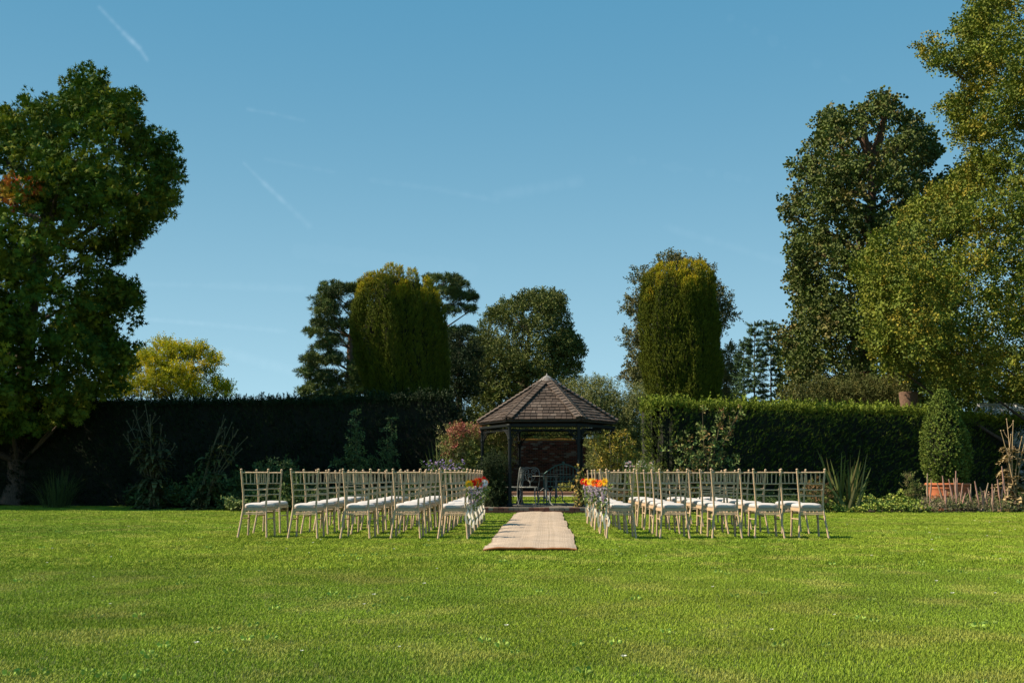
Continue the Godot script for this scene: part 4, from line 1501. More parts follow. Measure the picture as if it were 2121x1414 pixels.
func yew(called: String, label: String, prof: Array, depth: float, nplume: int, pal: Array, tip_pal: Array) -> void:
	# prof: [py, centre px, half width px] from top to bottom: an upright yew of many vertical plumes
	var base := foot(prof[prof.size() - 1][1], depth)
	var t := thing(called, label, "yew", base)
	var pr := []
	for q in prof:
		var c := at(q[1], q[0], depth)
		var e := at(q[1] + q[2], q[0], depth)
		pr.append([c.y, c.x - base.x, (e.x - c.x) * 0.94])
	pr.append([0.0, 0.0, pr[pr.size() - 1][2] * 0.8])
	var at_y := func(y):
		for i in pr.size() - 1:
			if y <= pr[i][0] and y >= pr[i + 1][0]:
				var f: float = (y - pr[i + 1][0]) / (pr[i][0] - pr[i + 1][0])
				return Vector2(lerpf(pr[i + 1][1], pr[i][1], f), lerpf(pr[i + 1][2], pr[i][2], f))
		return Vector2(pr[0][1], pr[0][2])
	var hmax: float = pr[0][0]
	var core := MB.new()
	var cp := PackedVector3Array()
	var cr := PackedFloat32Array()
	for i in 14:
		var y := hmax * 0.93 * i / 13.0
		var q: Vector2 = at_y.call(y)
		cp.append(Vector3(q.x, y, 0)); cr.append(q.y * 0.8 * (1.0 if i < 12 else 0.75))
	core.tube(cp, cr, 16)
	obj("trunk", core, plain(0.012, 0.013, 0.006, 1.0), t)
	var xf := []
	var cols := PackedColorArray()
	for k in nplume + 9:
		var ang := TAU * (k + rng.randf_range(-0.18, 0.18)) / nplume
		var inner := rng.randf_range(0.86, 1.02)
		if k >= nplume: inner = rng.randf_range(0.25, 0.75)
		var top := hmax * rng.randf_range(0.91, 1.01) - (0.35 * inner * rng.randf() if inner > 0.8 else 0.0)
		var pw := rng.randf_range(0.14, 0.2)
		var low := rng.randf_range(0.0, 0.6) if inner > 0.85 else hmax * 0.75
		var n := int((top - low) * 330.0)
		var ph := rng.randf() * 6.0
		for i in n:
			var y := lerpf(low, top, pow(rng.randf(), 0.85))
			var q: Vector2 = at_y.call(minf(y, hmax))
			var r := q.y * inner
			var a := ang + 0.07 * sin(y * 1.7 + ph)
			var ctr := Vector3(q.x + cos(a) * r, y, sin(a) * r)
			var near_top := clampf((top - y) / 0.5, 0.0, 1.0)
			var w := pw * (0.25 + 0.75 * sqrt(near_top)) * (1.0 + 0.25 * sin(y * 5.0 + ph))
			var b := rng.randf() * TAU
			var d := Vector3(cos(b), 0, sin(b))
			if d.dot(Vector3(cos(a), 0, sin(a))) < -0.35 and inner > 0.85: d = -d
			var p := ctr + d * w * rng.randf_range(0.75, 1.05) - Vector3(cos(a), 0, sin(a)) * w * 0.2
			var up := (d * 0.7 + Vector3(0, 1.1, 0) + rand_dir() * 0.4).normalized()
			xf.append(Transform3D(basis_along(up, rng.randf() * TAU, rng.randf_range(0.55, 0.95)), p))
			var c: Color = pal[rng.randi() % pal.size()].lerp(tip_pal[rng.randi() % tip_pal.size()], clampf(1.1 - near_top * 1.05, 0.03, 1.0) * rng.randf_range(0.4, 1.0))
			var j := rng.randf_range(0.75, 1.25)
			cols.append(Color(c.r * j, c.g * j, c.b * j))
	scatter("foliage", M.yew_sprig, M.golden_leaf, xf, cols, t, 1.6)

func build_evergreens() -> void:
	M.yew_sprig = sprig("needle", 22, 0.12, 0.1, 0.85, 11)
	var fat := MB.new()
	# a yew shoot: flat little leaves up both sides of a shoot
	var keep := rng.state
	rng.seed = 12
	for i in 16:
		var y := 0.012 + 0.0085 * i
		var s := -1.0 if i % 2 else 1.0
		var d := Vector3(s * 0.8, 0.6, rng.randf_range(-0.5, 0.5)).normalized()
		var sh := rng.randf_range(0.65, 1.0)
		fat.col = Color(sh, sh, sh)
		var l := 0.042 * (1.1 - i * 0.03)
		var ac := d.cross(rand_dir()).normalized() * 0.008
		fat.tri(Vector3(0, y, 0) - ac, Vector3(0, y, 0) + ac, Vector3(0, y, 0) + d * l)
	rng.state = keep
	M.yew_sprig = fat.mesh()
	M.yew_leaf = leafy(Color(0.12, 0.16, 0.05), 0.5, 0.5)
	M.golden_leaf = leafy(Color(0.1, 0.1, 0.02), 0.6, 0.3)
	var dark := [Color(0.030, 0.052, 0.014), Color(0.020, 0.034, 0.012), Color(0.016, 0.028, 0.011), Color(0.026, 0.042, 0.012)]
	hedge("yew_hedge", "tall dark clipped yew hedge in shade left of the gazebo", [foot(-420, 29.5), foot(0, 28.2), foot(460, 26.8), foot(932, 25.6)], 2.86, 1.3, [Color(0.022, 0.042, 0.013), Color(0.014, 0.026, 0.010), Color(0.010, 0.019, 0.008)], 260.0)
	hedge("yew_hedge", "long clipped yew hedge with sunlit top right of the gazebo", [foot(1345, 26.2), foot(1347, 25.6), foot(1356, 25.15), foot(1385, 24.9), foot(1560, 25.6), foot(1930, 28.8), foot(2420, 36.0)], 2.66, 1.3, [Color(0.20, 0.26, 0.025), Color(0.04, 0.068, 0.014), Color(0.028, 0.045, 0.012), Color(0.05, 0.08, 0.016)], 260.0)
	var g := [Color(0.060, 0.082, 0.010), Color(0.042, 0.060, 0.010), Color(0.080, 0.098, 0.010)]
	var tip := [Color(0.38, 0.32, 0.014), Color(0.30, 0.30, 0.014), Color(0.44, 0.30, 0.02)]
	yew("upright_yew", "broad golden upright yew standing behind the left hedge", [[556, 830, 48], [585, 824, 80], [640, 825, 92], [700, 829, 99], [760, 837, 93], [830, 846, 84]], 28.2, 29, g, tip)
	yew("upright_yew", "narrower golden upright yew lit on its left, behind the right hedge", [[543, 1414, 38], [575, 1409, 66], [620, 1407, 74], [690, 1411, 78], [760, 1416, 78], [840, 1420, 72]], 28.2, 26, g, tip)

# ---------------------------------------------------------------- trees
func build_trees() -> void:
	var bk := noise_tex(0.05, Color(0.20, 0.16, 0.13), Color(0.40, 0.34, 0.29), 256, 5, 60)
	M.bark = grained(bk, Vector3(2.0, 0.6, 2.0), 0.95, bk, 3.0)
	var bk2 := noise_tex(0.05, Color(0.34, 0.25, 0.20), Color(0.52, 0.42, 0.35), 256, 5, 61)
	M.pale_bark = grained(bk2, Vector3(2.0, 0.6, 2.0), 0.95, bk2, 3.0)
	M.star_leaf = leafy(Color(0.4, 0.44, 0.05), 0.65, 0.2)
	M.leaf = leafy(Color(0.28, 0.33, 0.06), 0.5, 0.45)
	M.dull_leaf = leafy(Color(0.2, 0.24, 0.06), 0.55, 0.4)
	var star := sprig("star", 6, 0.3, 0.15, 0.9, 101)
	var fan := sprig("fan", 11, 0.34, 0.075, 1.0, 102)
	var oval := sprig("oval", 9, 0.26, 0.11, 1.0, 103)
	var broad := sprig("round", 8, 0.34, 0.13, 1.05, 104)
	var fine := sprig("oval", 12, 0.24, 0.07, 1.0, 105)
	var pine := sprig("pine", 20, 0.14, 0.2, 1.0, 106)
	var plume := sprig("needle", 26, 0.4, 0.13, 1.1, 107)
	M.oval_sprig = oval; M.fine_sprig = fine
	# sweetgum at the left edge
	tree("sweetgum_tree", "big star-leaved tree with one reddening patch at the left edge", foot(36, 28.4), [[45, 870], [55, 720], [75, 540], [105, 380], [150, 230]], 28.4, 0.3,
		[poly([-60, 190, -20, 250, 5, 238, 30, 262, 55, 235, 75, 203, 92, 208, 105, 240, 128, 250, 140, 215, 165, 190, 165, 165, 185, 152, 198, 168, 205, 195, 225, 192, 240, 205, 275, 198, 278, 235, 278, 268, 285, 300, 310, 280, 320, 285, 322, 312, 345, 318, 342, 345, 356, 362, 350, 372, 322, 372, 330, 395, 350, 412, 342, 430, 300, 440, 290, 465, 268, 482, 272, 492, 248, 500, 230, 520, 205, 515, 195, 545, 220, 572, 265, 600, 272, 618, 245, 622, 276, 645, 262, 656, 225, 645, 200, 640, 195, 665, 235, 700, 240, 722, 258, 745, 245, 762, 225, 760, 240, 780, 215, 805, 180, 815, 175, 835, 140, 850, 90, 890, 40, 905, -40, 900, -300, 880, -420, 700, -430, 450, -300, 230]), ellipse(183, 178, 13, 20), ellipse(83, 214, 10, 14), ellipse(272, 218, 9, 18), ellipse(322, 303, 14, 18), ellipse(346, 335, 8, 14), ellipse(336, 364, 20, 12), ellipse(330, 412, 22, 14), ellipse(262, 472, 18, 14), ellipse(252, 608, 20, 10), ellipse(262, 642, 14, 10), ellipse(242, 728, 14, 16), ellipse(12, 255, 12, 14), ellipse(232, 512, 16, 10), ellipse(225, 775, 16, 12) ],
		4.3, 1300, 170.0, {"mesh": star, "mat": M.star_leaf, "cols": [Color(0.028, 0.056, 0.010), Color(0.035, 0.066, 0.012), Color(0.052, 0.085, 0.012), Color(0.024, 0.046, 0.011), Color(0.085, 0.10, 0.014), Color(0.12, 0.135, 0.015)], "hollow": -0.02, "n": 15, "r": 0.38, "size": [0.85, 1.35], "rise": -0.15}, M.bark, 34, 7.0)
	var red := clump_centres([ellipse(40, 395, 22, 12), ellipse(18, 405, 20, 16)], 24.6, 0.4, 7, 20.0)
	var gum := get_node("sweetgum_tree")
	fill_clumps(gum, "red_leaves", red, {"mesh": star, "mat": M.star_leaf, "cols": [Color(0.26, 0.05, 0.02), Color(0.22, 0.14, 0.02), Color(0.10, 0.11, 0.015)], "n": 10, "r": 0.3, "size": [0.7, 1.1]})
	M.gold_leaf = leafy(Color(0.75, 0.72, 0.12), 0.5, 0.4)
	# golden shrub over the left hedge
	tree("golden_shrub", "yellow-leaved bushy shrub rising above the left hedge", foot(360, 39.0), [[355, 830], [350, 770]], 39.0, 0.09,
		[poly([222, 822, 228, 800, 258, 790, 262, 762, 285, 750, 292, 735, 318, 738, 325, 716, 345, 712, 352, 728, 372, 720, 392, 735, 405, 712, 415, 716, 420, 740, 448, 742, 440, 768, 432, 790, 470, 798, 476, 826]), ellipse(345, 722, 7, 15), ellipse(406, 724, 9, 15), ellipse(380, 734, 9, 12), ellipse(300, 742, 9, 12), ellipse(442, 754, 9, 11), ellipse(466, 806, 9, 9), ellipse(272, 764, 10, 12), ellipse(238, 800, 12, 10)], 1.9, 210, 60.0,
		{"mesh": fine, "mat": M.gold_leaf, "cols": [Color(0.29, 0.28, 0.02), Color(0.21, 0.235, 0.02), Color(0.10, 0.135, 0.02), Color(0.34, 0.28, 0.02), Color(0.14, 0.17, 0.02)], "n": 14, "r": 0.24, "size": [1.1, 1.7], "rise": 0.8}, M.bark, 40, 3.0, "", "shrub")
	# pine behind the left yew
	var e := []
	for q in [[700, 600, 38, 14], [672, 625, 26, 13], [735, 597, 30, 10], [680, 645, 34, 14], [668, 672, 24, 10], [705, 672, 30, 10], [655, 690, 22, 9], [690, 705, 32, 10], [670, 718, 20, 8], [650, 745, 28, 12], [690, 745, 34, 11], [640, 768, 20, 11], [672, 785, 42, 14], [645, 808, 22, 14], [700, 812, 40, 14], [670, 830, 34, 12], [740, 640, 25, 12], [745, 780, 26, 30],
		[915, 578, 34, 8], [945, 590, 22, 8], [925, 605, 34, 8], [955, 618, 32, 7], [972, 612, 14, 6], [930, 640, 26, 8], [962, 640, 18, 6], [940, 690, 30, 9], [970, 683, 20, 6], [930, 715, 26, 10], [950, 740, 30, 14], [790, 588, 40, 14], [845, 606, 40, 14], [775, 650, 32, 14], [850, 675, 45, 14], [795, 720, 42, 16], [870, 755, 42, 16], [800, 800, 50, 16]]:
		e.append(ellipse(q[0], q[1], q[2], q[3]))
	tree("pine_tree", "tall pine with layered bluish needle pads behind the left yew", foot(728, 46.0), [[727, 820], [726, 720], [735, 640], [790, 585]], 46.0, 0.3, e, 1.7, 600, 22.0,
		{"mesh": pine, "mat": M.dull_leaf, "cols": [Color(0.055, 0.082, 0.026), Color(0.045, 0.066, 0.026), Color(0.075, 0.095, 0.026), Color(0.036, 0.052, 0.022)], "n": 12, "r": 0.26, "size": [0.7, 1.1], "flat": 0.4, "rise": 0.7}, M.pale_bark, 60, 1.0)
	# dark conifer in the gap left of the gazebo
	tree("dark_conifer", "dark shaded conifer in the gap between yew and gazebo", foot(950, 33.0), [[950, 800], [955, 700]], 33.0, 0.16,
		[poly([922, 700, 945, 690, 962, 715, 985, 690, 992, 720, 985, 780, 975, 830, 968, 905, 918, 905])], 1.1, 130, 40.0,
		{"mesh": fine, "mat": M.dull_leaf, "cols": [Color(0.016, 0.028, 0.012), Color(0.012, 0.02, 0.009), Color(0.024, 0.036, 0.014)], "n": 15, "r": 0.35, "size": [0.8, 1.3]}, M.bark, 10)
	# round-headed maple behind the gazebo
	tree("maple_tree", "round-headed green tree directly behind the gazebo roof", foot(1085, 54.0), [[1085, 850], [1088, 760], [1095, 690]], 54.0, 0.34,
		[poly([1062, 622, 1078, 628, 1092, 612, 1120, 610, 1150, 614, 1165, 622, 1162, 645, 1178, 660, 1178, 690, 1195, 705, 1200, 725, 1188, 745, 1198, 770, 1180, 800, 1172, 850, 1160, 905, 955, 910, 965, 870, 985, 845, 972, 800, 984, 775, 974, 745, 978, 715, 995, 690, 1005, 660, 1025, 650, 1040, 632]), ellipse(1080, 626, 12, 10), ellipse(1118, 616, 14, 10), ellipse(1150, 620, 14, 10), ellipse(1190, 722, 14, 12), ellipse(1188, 765, 12, 12), ellipse(990, 712, 12, 14), ellipse(984, 760, 10, 12), ellipse(1030, 652, 12, 10)], 3.6, 950, 95.0,
		{"mesh": oval, "mat": M.leaf, "cols": [Color(0.072, 0.088, 0.024), Color(0.058, 0.074, 0.022), Color(0.092, 0.108, 0.028), Color(0.050, 0.062, 0.02)], "n": 15, "r": 0.42, "size": [0.9, 1.45], "rise": 0.35}, M.bark, 26, 7.0)
	# fruit trees trained over the wall
	tree("fruit_tree", "olive green fruit tree showing over the wall through the gazebo", foot(1110, 49.0), [[1110, 900], [1112, 880]], 49.0, 0.12,
		[poly([1010, 862, 1060, 872, 1120, 868, 1180, 860, 1240, 866, 1240, 920, 1010, 920])], 1.4, 190, 22.0,
		{"mesh": fine, "mat": M.leaf, "cols": [Color(0.10, 0.115, 0.028), Color(0.075, 0.095, 0.026), Color(0.12, 0.12, 0.035)], "n": 16, "r": 0.4, "size": [1.0, 1.5]}, M.bark, 12)
	tree("fruit_tree", "loose grey-green fruit tree with upright shoots right of the gazebo roof", foot(1270, 37.0), [[1270, 940], [1280, 870]], 37.0, 0.13,
		[poly([1168, 820, 1175, 795, 1200, 815, 1212, 792, 1222, 800, 1232, 788, 1242, 790, 1246, 815, 1262, 825, 1268, 798, 1276, 800, 1282, 822, 1300, 805, 1330, 795, 1352, 810, 1356, 985, 1225, 985, 1215, 900, 1180, 860]), ellipse(1238, 800, 7, 14), ellipse(1266, 808, 7, 12), ellipse(1205, 800, 6, 16)], 1.5, 560, 45.0,
		{"mesh": fine, "mat": M.leaf, "cols": [Color(0.11, 0.125, 0.042), Color(0.085, 0.105, 0.036), Color(0.13, 0.13, 0.05), Color(0.07, 0.085, 0.03)], "n": 15, "r": 0.32, "size": [0.75, 1.15], "rise": 0.8}, M.bark, 30, 3.0)
	# brownish tree half hidden behind the right yew
	e = []
	for q in [[1400, 545, 40, 13], [1335, 578, 19, 17], [1355, 600, 16, 14], [1318, 628, 26, 12], [1335, 655, 26, 13], [1306, 700, 18, 12], [1330, 712, 24, 18], [1322, 745, 30, 16], [1312, 772, 22, 14], [1340, 790, 22, 30], [1450, 560, 16, 12], [1475, 600, 14, 14], [1492, 628, 24, 13], [1500, 655, 20, 11], [1480, 680, 20, 16], [1508, 765, 24, 50], [1500, 820, 26, 30], [1400, 640, 60, 90]]: e.append(ellipse(q[0], q[1], q[2], q[3]))
	tree("alder_tree", "brownish olive tree half hidden behind the right yew", foot(1400, 47.0), [[1400, 800], [1402, 650], [1400, 560]], 47.0, 0.3, e, 2.4, 330, 40.0,
		{"mesh": oval, "mat": M.leaf, "cols": [Color(0.070, 0.078, 0.030), Color(0.056, 0.066, 0.026), Color(0.085, 0.080, 0.034)], "n": 16, "r": 0.42, "size": [0.8, 1.3]}, M.bark, 34, 2.0)
	# feathery young conifers
	var sk := 0
	for q in [[1541, 705, 14, 836, 39.0, "shortest feathery young conifer beside the right yew"], [1563, 664, 17, 838, 38.0, "feathery young conifer between its two neighbours above the right hedge"], [1597, 660, 17, 838, 38.5, "feathery young conifer closest to the big pollarded tree"]]:
		spire("young_conifer", q[5], q[0], q[1], q[2], q[3], q[4], plume, 70 + sk)
		sk += 1
	# pollarded chestnut
	var ch := tree("chestnut_tree", "tall broad-leaved tree with bare pollarded limbs showing at its top", foot(1800, 43.0), [[1798, 830], [1796, 720], [1800, 620], [1803, 500], [1806, 410], [1808, 330], [1806, 300]], 43.0, 0.42,
		[poly([1698, 238, 1722, 235, 1745, 246, 1770, 236, 1785, 258, 1800, 214, 1828, 200, 1838, 198, 1842, 225, 1868, 240, 1888, 236, 1892, 262, 1914, 270, 1918, 292, 1936, 305, 1934, 326, 1908, 330, 1916, 360, 1930, 378, 1970, 372, 2000, 358, 2010, 390, 1990, 480, 1960, 640, 1960, 838, 1612, 838, 1618, 790, 1612, 740, 1640, 712, 1640, 680, 1662, 650, 1660, 625, 1684, 606, 1662, 590, 1640, 570, 1668, 555, 1640, 520, 1660, 505, 1636, 478, 1652, 462, 1630, 432, 1655, 420, 1648, 398, 1668, 372, 1664, 345, 1690, 335, 1678, 300, 1705, 290, 1712, 270]), ellipse(1838, 214, 10, 18), ellipse(1775, 244, 14, 10), ellipse(1722, 246, 20, 10), ellipse(1890, 252, 10, 14), ellipse(1925, 316, 12, 14), ellipse(1641, 430, 12, 12), ellipse(1652, 520, 14, 10), ellipse(1655, 577, 14, 12), ellipse(1985, 372, 24, 14), ellipse(1655, 345, 14, 12), ellipse(1625, 700, 14, 14)], 4.0, 1250, 100.0,
		{"mesh": broad, "mat": M.leaf, "cols": [Color(0.062, 0.084, 0.022), Color(0.050, 0.068, 0.020), Color(0.080, 0.100, 0.026), Color(0.045, 0.060, 0.020), Color(0.062, 0.084, 0.022), Color(0.050, 0.068, 0.020), Color(0.10, 0.085, 0.03)], "n": 15, "r": 0.44, "size": [0.8, 1.3], "rise": -0.1, "hollow": -0.04, "clear": [[[1806, 410], [1808, 330], [1790, 290], [1784, 236], 13.0], [[1810, 330], [1830, 280], [1836, 232], 13.0], [[1798, 640], [1830, 612], [1866, 588], 10.0], [[1798, 770], [1797, 690], 12.0], [[1800, 520], [1805, 420], 8.0]]}, M.pale_bark, 46, 8.0)
	var lim := MB.new()
	for q in [[[1806, 335], [1790, 300], [1785, 226], 0.2], [[1808, 325], [1828, 285], [1836, 218], 0.21], [[1805, 420], [1760, 370], [1742, 300], 0.16], [[1806, 400], [1850, 350], [1868, 290], 0.15], [[1800, 620], [1830, 612], [1862, 590], 0.2], [[1803, 500], [1770, 460], [1750, 400], 0.14]]:
		var p := curve3(at(q[0][0], q[0][1], 42.9) - ch.position, at(q[1][0], q[1][1], 42.4) - ch.position, at(q[2][0], q[2][1], 42.2) - ch.position, 6)
		lim.tube(p, taper(q[3], q[3] * 0.6, 6), 8)
	tag(obj("pollard_limb", lim, M.pale_bark, ch), "", "", "", "stuff")
	# yellow-green tree at the right edge
	tree("ginkgo_tree", "tall yellow-green small-leaved tree filling the right edge", foot(2330, 31.0), [[2320, 850], [2290, 600], [2250, 350], [2200, 120], [2170, -60]], 31.0, 0.32,
		[poly([1908, 84, 1920, 84, 1940, 104, 1962, 116, 1990, 104, 1986, 92, 2010, 82, 1994, 40, 2040, 48, 2046, 10, 2036, -10, 2070, -60, 2110, -140, 2300, -200, 2480, 100, 2500, 500, 2420, 830, 2060, 812, 1990, 806, 1950, 800, 1925, 785, 1880, 770, 1840, 760, 1836, 730, 1802, 700, 1830, 668, 1788, 640, 1806, 606, 1784, 560, 1808, 535, 1812, 498, 1850, 478, 1872, 440, 1910, 430, 1930, 400, 1990, 396, 2030, 372, 2016, 340, 2032, 312, 2030, 290, 1982, 284, 2012, 262, 1990, 240, 1962, 216, 1994, 204, 2014, 180, 2012, 150, 1968, 130, 1935, 128]), ellipse(1922, 98, 14, 10), ellipse(1945, 116, 16, 9), ellipse(1972, 120, 18, 10), ellipse(1998, 110, 16, 12), ellipse(1996, 62, 12, 16), ellipse(2022, 60, 18, 14), ellipse(1975, 218, 14, 8), ellipse(2000, 226, 18, 10), ellipse(1994, 284, 14, 7), ellipse(2018, 276, 18, 9), ellipse(1958, 132, 16, 8), ellipse(2040, 20, 16, 20), ellipse(1990, 388, 20, 10), ellipse(1800, 560, 16, 14), ellipse(1800, 640, 16, 12), ellipse(1825, 700, 16, 12), ellipse(2022, 345, 14, 16)],
		4.2, 2300, 150.0, {"mesh": fan, "mat": M.leaf, "cols": [Color(0.088, 0.112, 0.015), Color(0.070, 0.096, 0.015), Color(0.105, 0.118, 0.015), Color(0.055, 0.080, 0.015), Color(0.088, 0.112, 0.015), Color(0.16, 0.135, 0.018)], "n": 17, "r": 0.36, "size": [0.9, 1.4], "rise": 0.2, "flat": 0.5, "hollow": 0.03}, M.bark, 18, 6.0)
	# scrubby growth behind the right hedge
	tree("laurel_bush", "mixed green bush behind the right hedge under the big trees", foot(1760, 33.0), [[1760, 840]], 33.0, 0.1,
		[poly([1630, 850, 1640, 800, 1668, 812, 1700, 785, 1735, 802, 1770, 780, 1810, 800, 1850, 782, 1880, 812, 1900, 850])], 1.2, 120, 25.0,
		{"mesh": fine, "mat": M.leaf, "cols": [Color(0.055, 0.066, 0.02), Color(0.042, 0.052, 0.016), Color(0.08, 0.075, 0.022)], "n": 15, "r": 0.32, "size": [0.8, 1.3]}, M.bark, 10, 3.0, "", "bush")
	tree("laurel_bush", "deep green bush behind the cone topiary and the glasshouse", foot(2060, 38.5), [[2060, 830]], 38.5, 0.1,
		[poly([1930, 850, 1935, 780, 1990, 745, 2060, 735, 2140, 720, 2300, 730, 2300, 850])], 1.2, 190, 25.0,
		{"mesh": oval, "mat": M.leaf, "cols": [Color(0.05, 0.085, 0.022), Color(0.04, 0.066, 0.02), Color(0.075, 0.11, 0.024)], "hollow": -0.02, "n": 15, "r": 0.38, "size": [0.8, 1.3]}, M.bark, 10, 3.0, "", "bush")

func spire(called: String, label: String, px: float, top: float, half: float, bottom: float, depth: float, mesh: Mesh, seed_: int) -> void:
	var base := foot(px, depth)
	var t := thing(called, label, "conifer", base, 0.0, "young conifers above the right hedge")
	var hi := at(px, top, depth) - base
	var w := at(px + half, 800, depth).x - at(px, 800, depth).x
	var mb := MB.new()
	mb.tube(PackedVector3Array([Vector3.ZERO, hi * 0.5, hi]), PackedFloat32Array([0.06, 0.035, 0.008]), 6)
	obj("trunk", mb, M.bark, t)
	var br := MB.new()
	var xf := []
	var cols := PackedColorArray()
	var tiers := 30
	for k in tiers:
		var f := 0.12 + 0.88 * k / tiers
		for s in 4:
			var a := rng.randf() * TAU
			var l := w * (1.0 - pow(f, 2.2)) * rng.randf_range(0.8, 1.5) + 0.12
			var p0 := hi * f
			var d := Vector3(cos(a), 0, sin(a))
			var c := curve3(p0, p0 + d * l * 0.5 + Vector3(0, 0.1 * l, 0), p0 + d * l + Vector3(0, -0.06 * l, 0), 3)
			br.tube(c, taper(0.010, 0.004, 3), 4, false)
			for i in 9:
				var q := c[0].lerp(c[3], 0.15 + 0.95 * rng.randf())
				xf.append(Transform3D(basis_along((d * 0.9 + Vector3(0, 0.25, 0) + rand_dir() * 0.5).normalized(), rng.randf() * TAU, rng.randf_range(1.3, 2.3)), q))
				cols.append(Color(0.035, 0.06, 0.026) * rng.randf_range(0.7, 1.3))
	obj("boughs", br, M.bark, t, "stuff")
	scatter("needles", M.yew_sprig, M.dull_leaf, xf, cols, t)

# ---------------------------------------------------------------- borders
func tips(list: Array, depth: float, jitter := 0.25) -> Array:
	var out := []
	for q in list: out.append(at(q[0], q[1], depth + rng.randf_range(-jitter, jitter)))
	return out

func dry_plant(called: String, label: String, base: Vector3, list: Array, depth: float, m: Material, leaf_m: Material, leaf_n: int, side_n: int, head: float, leaf_len: float) -> void:
	# tall seeding perennial: stout stems, side shoots with round heads, long drooping leaves
	var t := thing(called, label, "plant", base)
	var lv := MB.new()
	for q in list:
		var top := at(q[0], q[1], depth + rng.randf_range(-0.3, 0.3)) - base
		var root := Vector3(rng.randf_range(-0.15, 0.15), 0, rng.randf_range(-0.1, 0.1))
		var c := curve3(root, Vector3(lerpf(root.x, top.x, 0.3), top.y * 0.6, lerpf(root.z, top.z, 0.3)), top, 8)
		var sb := MB.new()
		sb.tube(c, taper(0.02, 0.007, 8), 5, false)
		for k in side_n:
			var f := rng.randf_range(0.45, 0.98)
			var p := c[int(f * 8)]
			var d := (rand_dir() * Vector3(1, 0.2, 0.6) + Vector3(0, 0.7, 0)).normalized() * rng.randf_range(0.15, 0.36) * (1.25 - 0.4 * f)
			sb.tube(curve3(p, p + d * 0.6 + Vector3(0, -0.03, 0), p + d + Vector3(0, 0.05, 0), 3), taper(0.008, 0.004, 3), 4, false)
			sb.ball(p + d + Vector3(0, 0.06, 0), head * rng.randf_range(0.7, 1.2), 6, 4, 0.8)
		sb.ball(top, head, 6, 4, 1.2)
		obj("stalk", sb, m, t)
		for k in leaf_n:
			var f := pow(rng.randf(), 1.2) * 0.8
			var p := c[int(f * 8)]
			var d := rand_dir()
			d.y = 0.0
			d = d.normalized()
			var l := leaf_len * rng.randf_range(0.6, 1.2) * (1.1 - 0.5 * f)
			var cc := curve3(p, p + d * l * 0.6 + Vector3(0, l * 0.4, 0), p + d * l * 0.95 + Vector3(0, -l * 0.35, 0), 5)
			lv.col = Color.WHITE * rng.randf_range(0.55, 1.0)
			var w := l * 0.24
			lv.blade(cc, PackedFloat32Array([w * 0.4, w, w * 1.1, w * 0.9, w * 0.5, 0.002]), d.cross(Vector3.UP) + Vector3(0, rng.randf_range(-0.5, 0.5), 0))
			for s in [-1.0, 1.0]:
				for i in range(1, 5):
					var q2: Vector3 = cc[i]
					var sd: Vector3 = d.cross(Vector3.UP) * s
					lv.tri(q2 - d * w * 0.45, q2 + d * w * 0.45, q2 + sd * w * 1.5 + d * w * 0.4 + Vector3(0, -0.2 * w, 0))
	tag(obj("leaves", lv, leaf_m, t), "", "", "", "stuff")

func ground_cover(called: String, label: String, x0: float, x1: float, d_off: Array, count: int, mesh: Mesh, m: Material, pal: Array, hgt: Array, size: Array) -> void:
	var xf := []
	var cols := PackedColorArray()
	for i in count:
		var px := rng.randf_range(x0, x1)
		var o := rng.randf_range(d_off[0], d_off[1])
		var p := foot(px, edge_depth(px) + o)
		var hh := lerpf(hgt[0], hgt[1], clampf((o - d_off[0]) / (d_off[1] - d_off[0]), 0.0, 1.0)) * (0.75 + 0.6 * noise.get_noise_2d(p.x * 60.0, p.z * 60.0))
		p.y = hh * pow(rng.randf(), 0.5)
		xf.append(Transform3D(basis_along((Vector3(0, 0.8, 0.45) + rand_dir() * 0.8).normalized(), rng.randf() * TAU, rng.randf_range(size[0], size[1])), p))
		var q: Color = pal[rng.randi() % pal.size()]
		var j := rng.randf_range(0.65, 1.3)
		cols.append(Color(q.r * j, q.g * j, q.b * j))
	tag(scatter(called, mesh, m, xf, cols), label, "ground cover", "", "stuff")

